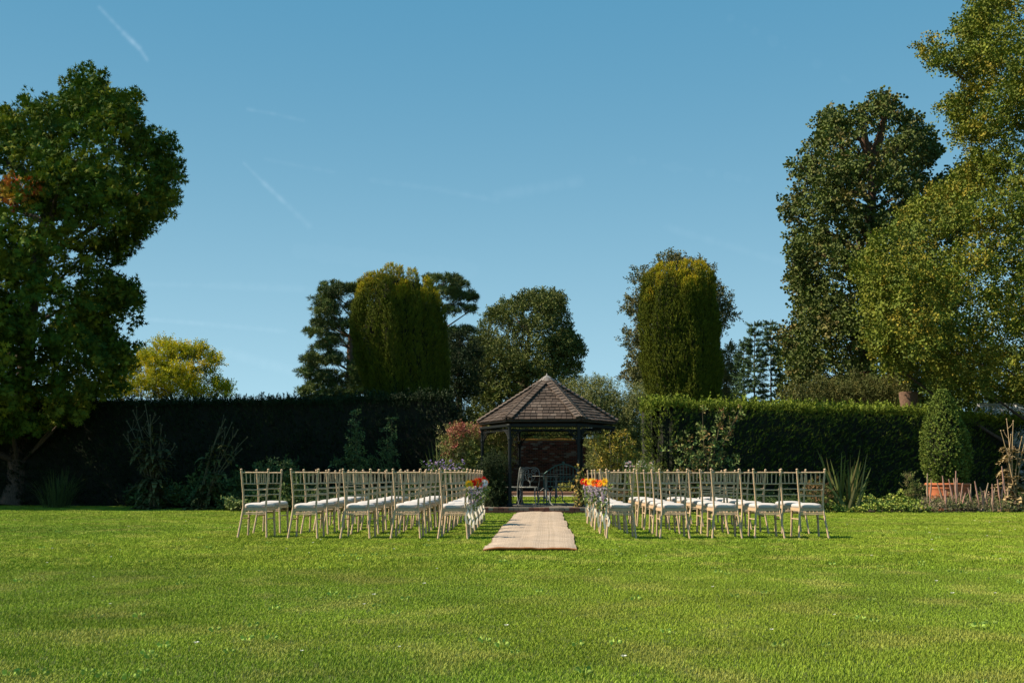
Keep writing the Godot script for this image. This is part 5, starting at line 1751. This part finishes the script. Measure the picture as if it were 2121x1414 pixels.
func flowers(called: String, label: String, cat: String, x0: float, x1: float, y0: float, y1: float, depth: float, count: int, pal: Array, r: float) -> void:
	var base := foot((x0 + x1) * 0.5, depth)
	var t := thing(called, label, cat, base)
	var fm := MB.new()
	for k in 7:
		var a := TAU * k / 7
		leaf_into(fm, Transform3D(basis_along(Vector3(cos(a), 0.3, sin(a)).normalized(), PI * 0.5, 1.0), Vector3.ZERO), "oval", r)
	var st := MB.new()
	var xf := []
	var cols := PackedColorArray()
	var lx := []
	var lc := PackedColorArray()
	for i in count:
		var p := at(rng.randf_range(x0, x1), rng.randf_range(y0, y1), depth + rng.randf_range(-0.35, 0.35)) - base
		xf.append(Transform3D(basis_along((Vector3(-0.2, 0.7, 0.6) + rand_dir() * 0.5).normalized(), 0.0, rng.randf_range(0.8, 1.3)), p))
		cols.append(pal[rng.randi() % pal.size()] * rng.randf_range(0.75, 1.15))
		var root := Vector3(p.x * 0.8 + rng.randf_range(-0.1, 0.1), 0, p.z * 0.8)
		st.tube(curve3(root, root.lerp(p, 0.6), p, 3), taper(0.005, 0.003, 3), 4, false)
		for k in 5:
			lx.append(Transform3D(basis_along((rand_dir() + Vector3(0, 0.5, 0)).normalized(), rng.randf() * TAU, rng.randf_range(0.5, 0.9)), root.lerp(p, rng.randf_range(0.2, 0.93)) + rand_dir() * 0.05))
			lc.append(Color(0.05, 0.08, 0.025) * rng.randf_range(0.6, 1.4))
	tag(obj("flower_stems", st, plain(0.06, 0.08, 0.03), t), "", "", "", "stuff")
	scatter("leaves", M.fine_sprig, M.leaf, lx, lc, t)
	tag(scatter("blossoms", fm.mesh(), leafy(Color(0.4, 0.4, 0.4), 0.7), xf, cols, t), "", "", "", "stuff")

func build_borders() -> void:
	var stem := plain(0.11, 0.085, 0.045)
	var green_stem := plain(0.06, 0.075, 0.03)
	var oval: ArrayMesh = M.oval_sprig
	var fine: ArrayMesh = M.fine_sprig
	# --- right bed
	stems("rose_bush", "lanky rose bush with pale green leaves against the right hedge", "shrub", foot(1462, 23.7), tips([[1538, 842], [1530, 862], [1500, 850], [1492, 880], [1455, 850], [1450, 880], [1480, 905], [1425, 905], [1392, 905], [1378, 930], [1410, 925], [1505, 945], [1535, 948], [1440, 940], [1395, 960], [1470, 950]], 23.6), {"mesh": sprig("oval", 5, 0.1, 0.085, 1.0, 131), "mat": M.leaf, "cols": [Color(0.10, 0.14, 0.045), Color(0.075, 0.11, 0.04), Color(0.13, 0.16, 0.05), Color(0.12, 0.07, 0.03)], "n": 24, "r": 0.15, "size": [0.8, 1.25], "pow": 0.65}, stem)
	stems("yellow_shrub", "yellowing open shrub with bare stems right of the gazebo", "shrub", foot(1275, 22.7), tips([[1235, 905], [1245, 930], [1262, 895], [1270, 915], [1285, 890], [1300, 900], [1312, 915], [1300, 930], [1238, 955], [1280, 935], [1255, 945], [1315, 940], [1228, 925]], 22.7, 0.2), {"mesh": sprig("oval", 6, 0.1, 0.075, 1.0, 132), "mat": M.leaf, "cols": [Color(0.20, 0.165, 0.022), Color(0.14, 0.14, 0.024), Color(0.24, 0.17, 0.03), Color(0.085, 0.10, 0.022)], "n": 27, "r": 0.2, "size": [0.75, 1.15], "pow": 0.45}, plain(0.26, 0.2, 0.14))
	grass_clump("ornamental_grass", "fountain of fine pale green ornamental grass at the right hedge corner", foot(1332, 21.95), 1.3, 0.36, 900, Vector3(0.12, 0, 0.05), leaf_albedo(0.24, 0.28, 0.10), 0.011)
	flowers("sedum_flowers", "pale pink sedum flowers behind the first right chairs", "flowers", 1292, 1355, 955, 976, 22.3, 46, [Color(0.5, 0.36, 0.4), Color(0.58, 0.46, 0.46), Color(0.42, 0.28, 0.3)], 0.035)
	# phormium
	var mats := []
	for q in [[0.10, 0.13, 0.04], [0.15, 0.16, 0.05], [0.075, 0.10, 0.035], [0.19, 0.17, 0.07]]:
		var m := leaf_albedo(q[0], q[1], q[2])
		mats.append(m)
	var lv := []
	for q in [[1692, 928], [1700, 938], [1712, 946], [1706, 960], [1720, 950], [1727, 970], [1735, 975], [1744, 935], [1748, 960], [1752, 942], [1762, 940], [1766, 965], [1772, 948], [1783, 922], [1780, 945], [1790, 958], [1797, 936], [1794, 965], [1786, 985], [1698, 985], [1712, 1000], [1775, 1000], [1757, 985], [1738, 1000], [1726, 1010], [1765, 1015]]:
		lv.append([at(q[0], q[1], 22.9 + rng.randf_range(-0.25, 0.25)), 0.0])
		if q[1] < 975: lv.append([at(q[0] + rng.randf_range(-14, 14), q[1] + rng.randf_range(5, 40), 22.9 + rng.randf_range(-0.3, 0.3)), 0.0])
	for q in [[1812, 996], [1806, 1003], [1818, 1012], [1830, 1057], [1802, 1030], [1690, 1025], [1700, 1048], [1683, 1000], [1770, 1050], [1815, 1035]]:
		lv.append([at(q[0], q[1], 22.8 + rng.randf_range(-0.2, 0.2)), 0.62])
	strap_plant("flax_plant", "spiky sword-leaved flax plant beside the outermost right chairs", foot(1748, 22.95), lv, 0.05, mats, true)
	ground_cover("low_plants", "bright green low leafy plants at the front of the right bed", 1700, 1925, [0.05, 1.3], 1500, sprig("round", 5, 0.06, 0.055, 1.0, 133), M.leaf, [Color(0.12, 0.16, 0.03), Color(0.09, 0.13, 0.028), Color(0.15, 0.17, 0.035)], [0.14, 0.42], [0.7, 1.2])
	ground_cover("low_plants", "dark low foliage behind the right block of chairs", 1216, 1705, [0.1, 1.6], 2000, fine, M.leaf, [Color(0.035, 0.06, 0.02), Color(0.05, 0.075, 0.022), Color(0.03, 0.05, 0.018)], [0.12, 0.5], [0.6, 1.0])
	ground_cover("low_plants", "grey-brown fading plants round the terracotta pot", 1905, 2300, [0.05, 1.4], 1900, fine, M.leaf, [Color(0.13, 0.12, 0.07), Color(0.09, 0.10, 0.045), Color(0.16, 0.12, 0.09), Color(0.08, 0.11, 0.035)], [0.12, 0.4], [0.5, 0.9])
	stems("bedding_plant", "small pointed leafy plant left of the terracotta pot", "plant", foot(1888, 23.4), tips([[1886, 975], [1880, 990], [1895, 992], [1875, 1005], [1902, 1005], [1912, 1010]], 23.4, 0.15), {"mesh": fine, "mat": M.leaf, "cols": [Color(0.085, 0.11, 0.03), Color(0.10, 0.085, 0.04)], "n": 22, "r": 0.1, "size": [0.5, 0.8]}, green_stem, 0.006)
	stems("brown_perennial", "reddish seeding perennial beside the flax plant", "plant", foot(1700, 22.7), tips([[1668, 1000], [1675, 1010], [1690, 990], [1702, 1005], [1712, 1015], [1660, 1020], [1722, 1020]], 22.7, 0.2), {"mesh": fine, "mat": M.leaf, "cols": [Color(0.14, 0.08, 0.04), Color(0.09, 0.10, 0.03), Color(0.18, 0.11, 0.06)], "n": 18, "r": 0.12, "size": [0.4, 0.7]}, stem, 0.006)
	build_topiary()
	# spent flower spikes in front of the pot
	var sp := thing("spent_spikes", "row of dry pinkish brown flower spikes in front of the pot", "plant", foot(1990, 23.0))
	var sm := plain(0.33, 0.19, 0.15, 0.9)
	var st2 := plain(0.3, 0.22, 0.15, 0.9)
	for q in [[1922, 980], [1930, 992], [1942, 1000], [1953, 985], [1966, 992], [1976, 990], [1981, 975], [1984, 990], [1995, 1000], [2006, 1010], [2012, 1002], [2020, 996], [2022, 1010], [2030, 1008], [2040, 1016], [2048, 1000], [2056, 1002], [2062, 1010], [2067, 992], [2076, 965], [2080, 992], [2058, 1020], [2035, 1025], [2001, 1020], [1960, 1015], [2090, 1000]]:
		var d := 22.9 + rng.randf_range(-0.3, 0.3)
		var top := at(q[0], q[1], d) - sp.position
		var root := foot(q[0] + rng.randf_range(-14, 14), d) - sp.position
		var c := curve3(root, root.lerp(top, 0.5) + Vector3(rng.randf_range(-0.03, 0.03), 0.02, 0), top, 8)
		var mb := MB.new()
		var rr := PackedFloat32Array()
		for i in 9: rr.append(0.007 if i < 4 else 0.023 * (1.0 - 0.5 * (i - 4) / 4.0) * rng.randf_range(0.75, 1.25))
		mb.tube(c, rr, 6)
		for k in 26:
			var f := rng.randf_range(0.5, 0.98)
			var i := int(f * 8)
			var p := c[i].lerp(c[i + 1], f * 8 - i)
			var dd := rand_dir()
			mb.tri(p + dd.cross(Vector3.UP) * 0.008, p - dd.cross(Vector3.UP) * 0.008, p + dd * 0.026 + Vector3(0, 0.012, 0))
		obj("spike", mb, sm if rng.randf() < 0.7 else st2, sp)
	dry_plant("withered_artichoke", "tall withered straw-coloured plant at the right edge", foot(2092, 23.2), [[2086, 868], [2100, 872], [2074, 892], [2118, 905], [2095, 900], [2135, 880], [2086, 930]], 23.2, plain(0.34, 0.24, 0.13), leaf_albedo(0.44, 0.33, 0.17), 14, 2, 0.018, 0.42)
	# --- left bed
	dry_plant("cardoon_plant", "tall seeding cardoon in shade before the left hedge", foot(318, 25.0), [[300, 838], [262, 872], [335, 880], [275, 850], [342, 902], [255, 900], [362, 920], [310, 860]], 25.0, plain(0.09, 0.08, 0.04), leaf_albedo(0.13, 0.14, 0.06), 20, 4, 0.02, 0.55)
	dry_plant("cardoon_plant", "smaller seeding cardoon leaning right near the left chairs", foot(420, 24.5), [[466, 868], [480, 875], [512, 905], [492, 890], [455, 885], [500, 930]], 24.5, plain(0.08, 0.08, 0.04), leaf_albedo(0.12, 0.14, 0.05), 16, 4, 0.018, 0.45)
	grass_clump("arching_grass", "arching dark grass clump beside the star-leaved tree", foot(120, 26.3), 1.25, 0.7, 170, Vector3(0, -0.25, 0.1), leaf_albedo(0.09, 0.12, 0.04), 0.014)
	grass_clump("arching_grass", "shaded grass clump between cardoon and left chair rows", foot(582, 24.3), 1.2, 0.6, 160, Vector3(0, -0.15, 0.1), leaf_albedo(0.06, 0.085, 0.045), 0.012)
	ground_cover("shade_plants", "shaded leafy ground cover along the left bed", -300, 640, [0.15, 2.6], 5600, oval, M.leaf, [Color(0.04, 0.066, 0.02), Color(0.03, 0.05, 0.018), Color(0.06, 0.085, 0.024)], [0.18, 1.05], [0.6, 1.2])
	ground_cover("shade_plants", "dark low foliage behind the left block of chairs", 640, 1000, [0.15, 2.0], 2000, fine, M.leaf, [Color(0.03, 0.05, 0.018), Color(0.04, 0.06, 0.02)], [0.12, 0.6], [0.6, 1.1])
	stems("pale_hydrangea", "low plant with pale leaves catching sun by the outermost left chair", "plant", foot(490, 23.6), tips([[462, 1028], [470, 1040], [480, 1034], [492, 1040], [500, 1046], [508, 1040], [476, 1050]], 23.4, 0.15), {"mesh": sprig("oval", 5, 0.06, 0.06, 1.0, 134), "mat": M.leaf, "cols": [Color(0.13, 0.16, 0.06), Color(0.10, 0.13, 0.045)], "n": 14, "r": 0.1, "size": [0.8, 1.2]}, green_stem, 0.006)
	for q in [[735, 25.2, [[735, 855], [728, 880], [742, 900], [722, 930], [748, 940], [705, 950], [690, 958], [760, 955], [738, 870]], "climbing shrub rising up the left hedge behind the chairs"], [805, 25.3, [[812, 868], [800, 890], [790, 915], [775, 935], [815, 940], [760, 945]], "thin climbing shrub on the left hedge near the yew"], [560, 24.6, [[535, 965], [560, 955], [590, 960], [610, 970], [520, 985], [640, 985]], "round-leaved shade plant behind the outer left chairs"]]:
		stems("climbing_shrub", q[3], "shrub", foot(q[0], q[1]), tips(q[2], q[1], 0.2), {"mesh": sprig("oval", 5, 0.1, 0.09, 1.0, 135), "mat": M.leaf, "cols": [Color(0.045, 0.08, 0.035), Color(0.035, 0.06, 0.025), Color(0.06, 0.09, 0.03)], "n": 30, "r": 0.16, "size": [0.8, 1.2]}, green_stem)
	lv = []
	for q in [[885, 920], [893, 912], [902, 905], [912, 910], [922, 915], [930, 925], [880, 935], [935, 935], [898, 928], [915, 925], [928, 948], [888, 950]]: lv.append([at(q[0], q[1], 24.6 + rng.randf_range(-0.2, 0.2)), 0.2])
	strap_plant("flax_plant", "small spiky green flax plant at the end of the left hedge", foot(908, 24.6), lv, 0.04, [leaf_albedo(0.10, 0.12, 0.04)], false)
	flowers("aster_flowers", "lilac asters in shade at the end of the left hedge", "flowers", 878, 962, 952, 972, 23.8, 60, [Color(0.24, 0.17, 0.36), Color(0.36, 0.28, 0.46), Color(0.3, 0.24, 0.4)], 0.032)
	# pink-tipped shrub and companions left of the gazebo
	var pk := thing("photinia_shrub", "shrub with pink and red young leaves left of the gazebo", "shrub", foot(968, 25.0))
	var sb := MB.new()
	for q in [[935, 930], [950, 900], [970, 895], [990, 905], [960, 940]]:
		sb.tube(curve3(Vector3.ZERO, Vector3(0, 0.6, 0), at(q[0], q[1], 25.0) - pk.position, 6), taper(0.03, 0.008, 6), 5, false)
	tag(obj("stem", sb, stem, pk), "", "", "", "stuff")
	fill_clumps(pk, "foliage", clump_centres([poly([928, 905, 1000, 900, 1040, 905, 1040, 975, 990, 975, 928, 968])], 25.2, 0.5, 75, 30.0, 2.0), {"mesh": fine, "mat": M.leaf, "cols": [Color(0.13, 0.14, 0.04), Color(0.09, 0.11, 0.03), Color(0.18, 0.16, 0.08), Color(0.11, 0.13, 0.03)], "n": 15, "r": 0.24, "size": [0.7, 1.1]})
	fill_clumps(pk, "pink_leaves", clump_centres([poly([929, 892, 960, 889, 996, 887, 998, 902, 962, 900, 932, 912]), ellipse(940, 926, 9, 8)], 24.8, 0.4, 22, 20.0, 1.0), {"mesh": fine, "mat": M.leaf, "cols": [Color(0.22, 0.075, 0.065), Color(0.26, 0.12, 0.10), Color(0.20, 0.06, 0.04), Color(0.12, 0.12, 0.04)], "n": 9, "r": 0.13, "size": [0.6, 1.0], "rise": 0.9})
	var dk := thing("box_bush", "dark clipped bush filling the left front of the gazebo", "bush", foot(1016, 23.0))
	fill_clumps(dk, "foliage", clump_centres([poly([1003, 960, 1020, 945, 1040, 960, 1042, 1046, 1000, 1050])], 23.3, 0.45, 90, 20.0, 1.0), {"mesh": fine, "mat": M.dull_leaf, "cols": [Color(0.014, 0.022, 0.010), Color(0.02, 0.03, 0.012)], "n": 22, "r": 0.18, "size": [0.5, 0.8]})
	var db := MB.new()
	db.tube(PackedVector3Array([Vector3.ZERO, Vector3(0, 1.0, 0)]), PackedFloat32Array([0.05, 0.02]), 6)
	obj("stem", db, stem, dk)
	# hop climber on the right front post
	stems("hop_climber", "hop climber with papery tan cones on the right front gazebo post", "climber", foot(1199, 22.75), tips([[1196, 962], [1206, 970], [1190, 985], [1200, 995], [1186, 1005], [1210, 985], [1196, 1020], [1204, 1010]], 22.7, 0.1), {"mesh": sprig("round", 6, 0.06, 0.05, 1.0, 136), "mat": M.leaf, "cols": [Color(0.3, 0.22, 0.07), Color(0.22, 0.18, 0.06), Color(0.08, 0.10, 0.03)], "n": 16, "r": 0.05, "size": [0.5, 0.85]}, stem, 0.008)
	# small green plants beyond the bench
	stems("bedding_plant", "small bright plant at the foot of the old brick wall", "plant", foot(1170, 43.8), tips([[1155, 1008], [1165, 1012], [1175, 1008], [1150, 1014], [1180, 1014]], 43.8, 0.2), {"mesh": fine, "mat": M.leaf, "cols": [Color(0.14, 0.16, 0.04), Color(0.2, 0.18, 0.05)], "n": 14, "r": 0.15, "size": [0.8, 1.2]}, green_stem, 0.008)
	# tall cut stump and the glasshouse roof beyond the right hedge
	var sp2 := foot(1891, 31.0)
	var t := thing("tree_stump", "tall cut tree stump showing above the right hedge", "stump", sp2)
	var hi := at(1891, 812, 31.0).y
	var r := 0.27
	var sm2 := MB.new()
	sm2.lathe([Vector2(r * 1.15, 0), Vector2(r, 0.6), Vector2(r * 0.92, hi * 0.6), Vector2(r * 0.9, hi * 0.85), Vector2(r * 1.02, hi - 0.05), Vector2(r * 0.98, hi)], 22, Transform3D.IDENTITY, 0.05, 1.3)
	obj("trunk", sm2, M.pale_bark, t)
	var tp := MB.new()
	tp.lathe([Vector2(r * 0.985, hi - 0.004), Vector2(r * 0.5, hi + 0.01), Vector2(0.0005, hi + 0.004)], 22, Transform3D.IDENTITY, 0.05, 1.3)
	obj("cut_face", tp, plain(0.4, 0.27, 0.19, 0.9), t)
	build_glasshouse()

func leaf_albedo(r: float, g: float, b: float) -> StandardMaterial3D:
	var m := leafy(Color(0.3, 0.34, 0.12), 0.55, 0.4)
	m.albedo_color = lin(r, g, b)
	return m

func build_topiary() -> void:
	var base := foot(1963, 24.4)
	var t := thing("terracotta_pot", "large ridged terracotta pot holding the clipped cone at the right hedge", "plant pot", base)
	var clay := noise_tex(0.02, Color(0.62, 0.34, 0.21), Color(0.78, 0.47, 0.31), 256, 4, 90)
	var cm := grained(clay, Vector3.ONE * 1.2, 0.9)
	var pot := MB.new()
	pot.lathe([Vector2(0.0, 0.0), Vector2(0.36, 0.0), Vector2(0.375, 0.02), Vector2(0.43, 0.33), Vector2(0.45, 0.35), Vector2(0.455, 0.37), Vector2(0.448, 0.385), Vector2(0.465, 0.5), Vector2(0.485, 0.52), Vector2(0.49, 0.55), Vector2(0.478, 0.565), Vector2(0.482, 0.585), Vector2(0.512, 0.6), Vector2(0.518, 0.635), Vector2(0.5, 0.655), Vector2(0.45, 0.655), Vector2(0.44, 0.58)], 36)
	obj("pot_body", pot, cm, t)
	var so := MB.new()
	so.lathe([Vector2(0.445, 0.59), Vector2(0.2, 0.62), Vector2(0.001, 0.62)], 24)
	obj("potting_soil", so, M.soil, t)
	var c := thing("cone_topiary", "clipped egg-shaped box cone growing in the terracotta pot", "topiary", base + Vector3(0, 0.62, 0))
	var core := MB.new()
	var prof := []
	var hh := 2.26
	var rad := func(f): return 0.6 * pow(sin(PI * clampf(0.12 + f * 0.88, 0.0, 1.0)), 0.62) * (1.06 - 0.52 * f)
	for i in 15: prof.append(Vector2(maxf(rad.call(i / 14.0) * 0.84, 0.001), hh * 0.97 * i / 14.0))
	core.lathe(prof, 20)
	obj("trunk", core, plain(0.015, 0.018, 0.008, 1.0), c)
	var xf := []
	var cols := PackedColorArray()
	for i in 4200:
		var f := pow(rng.randf(), 1.15)
		var a := rng.randf() * TAU
		var d := Vector3(cos(a), 0, sin(a))
		var r: float = rad.call(f) * (0.9 + 0.1 * rng.randf() + 0.13 * noise.get_noise_3d(d.x * 90.0, f * 150.0, d.z * 90.0))
		var y := (d + Vector3(0, 0.55, 0) + rand_dir() * 0.6).normalized()
		xf.append(Transform3D(basis_along(y, rng.randf() * TAU, rng.randf_range(0.7, 1.2)), d * r + Vector3(0, f * hh, 0)))
		var q := Color(0.055, 0.085, 0.016).lerp(Color(0.10, 0.12, 0.02), rng.randf() * rng.randf())
		var j := rng.randf_range(0.7, 1.25)
		cols.append(Color(q.r * j, q.g * j, q.b * j))
	scatter("foliage", sprig("round", 9, 0.09, 0.032, 1.0, 141), M.leaf, xf, cols, c)

func build_glasshouse() -> void:
	var d := 33.0
	var a := at(2028, 838, d)          # left end of the ridge
	var t := thing("glasshouse", "white framed glasshouse roof just showing over the right hedge", "glasshouse", Vector3(a.x, 0, a.z))
	var y := a.y
	var l := 5.4
	var drop := 0.95
	var half := 1.5
	var white := plain(0.62, 0.62, 0.64, 0.5)
	var fr := MB.new()
	fr.bar(Vector3(-0.05, y, 0), Vector3(l, y, 0), 0.09, 0.07)
	obj("ridge", fr, white, t)
	var glass := StandardMaterial3D.new()
	glass.albedo_color = Color(0.75, 0.82, 0.86, 0.35)
	glass.transparency = BaseMaterial3D.TRANSPARENCY_ALPHA
	glass.roughness = 0.12
	var n := 9
	for s in [1.0, -1.0]:
		for i in n + 1:
			var x := l * i / n
			var mb := MB.new()
			mb.bar(Vector3(x, y - 0.02, 0.03 * s), Vector3(x, y - drop, half * s), 0.04, 0.05, Vector3.RIGHT)
			obj("rafter", mb, white, t)
		for i in n:
			var p := MB.new()
			var x0 := l * i / n + 0.022
			var x1 := l * (i + 1) / n - 0.022
			p.quad(Vector3(x0, y - drop, half * s), Vector3(x1, y - drop, half * s), Vector3(x1, y - 0.04, 0.04 * s), Vector3(x0, y - 0.04, 0.04 * s))
			obj("pane", p, glass, t)
	var wl := MB.new()
	for s in [1.0, -1.0]:
		wl.box(Transform3D(Basis.IDENTITY, Vector3(l * 0.5, (y - drop) * 0.5, half * s)), Vector3(l, y - drop, 0.08))
	for x in [0.0, l]:
		wl.box(Transform3D(Basis.IDENTITY, Vector3(x, (y - drop) * 0.5, 0)), Vector3(0.08, y - drop - 0.01, half * 2 - 0.1))
	obj("wall", wl, white, t)

func _ready() -> void:
	rng.seed = 20240
	noise.seed = 5
	noise.noise_type = FastNoiseLite.TYPE_SIMPLEX_SMOOTH
	noise.frequency = 0.02
	noise.fractal_octaves = 2
	light_and_camera()
	build_ground()
	build_wall()
	build_evergreens()
	build_trees()
	build_gazebo()
	build_borders()
	build_runner()
	var aisle := build_chairs()
	build_bouquets(aisle)
	build_grass()
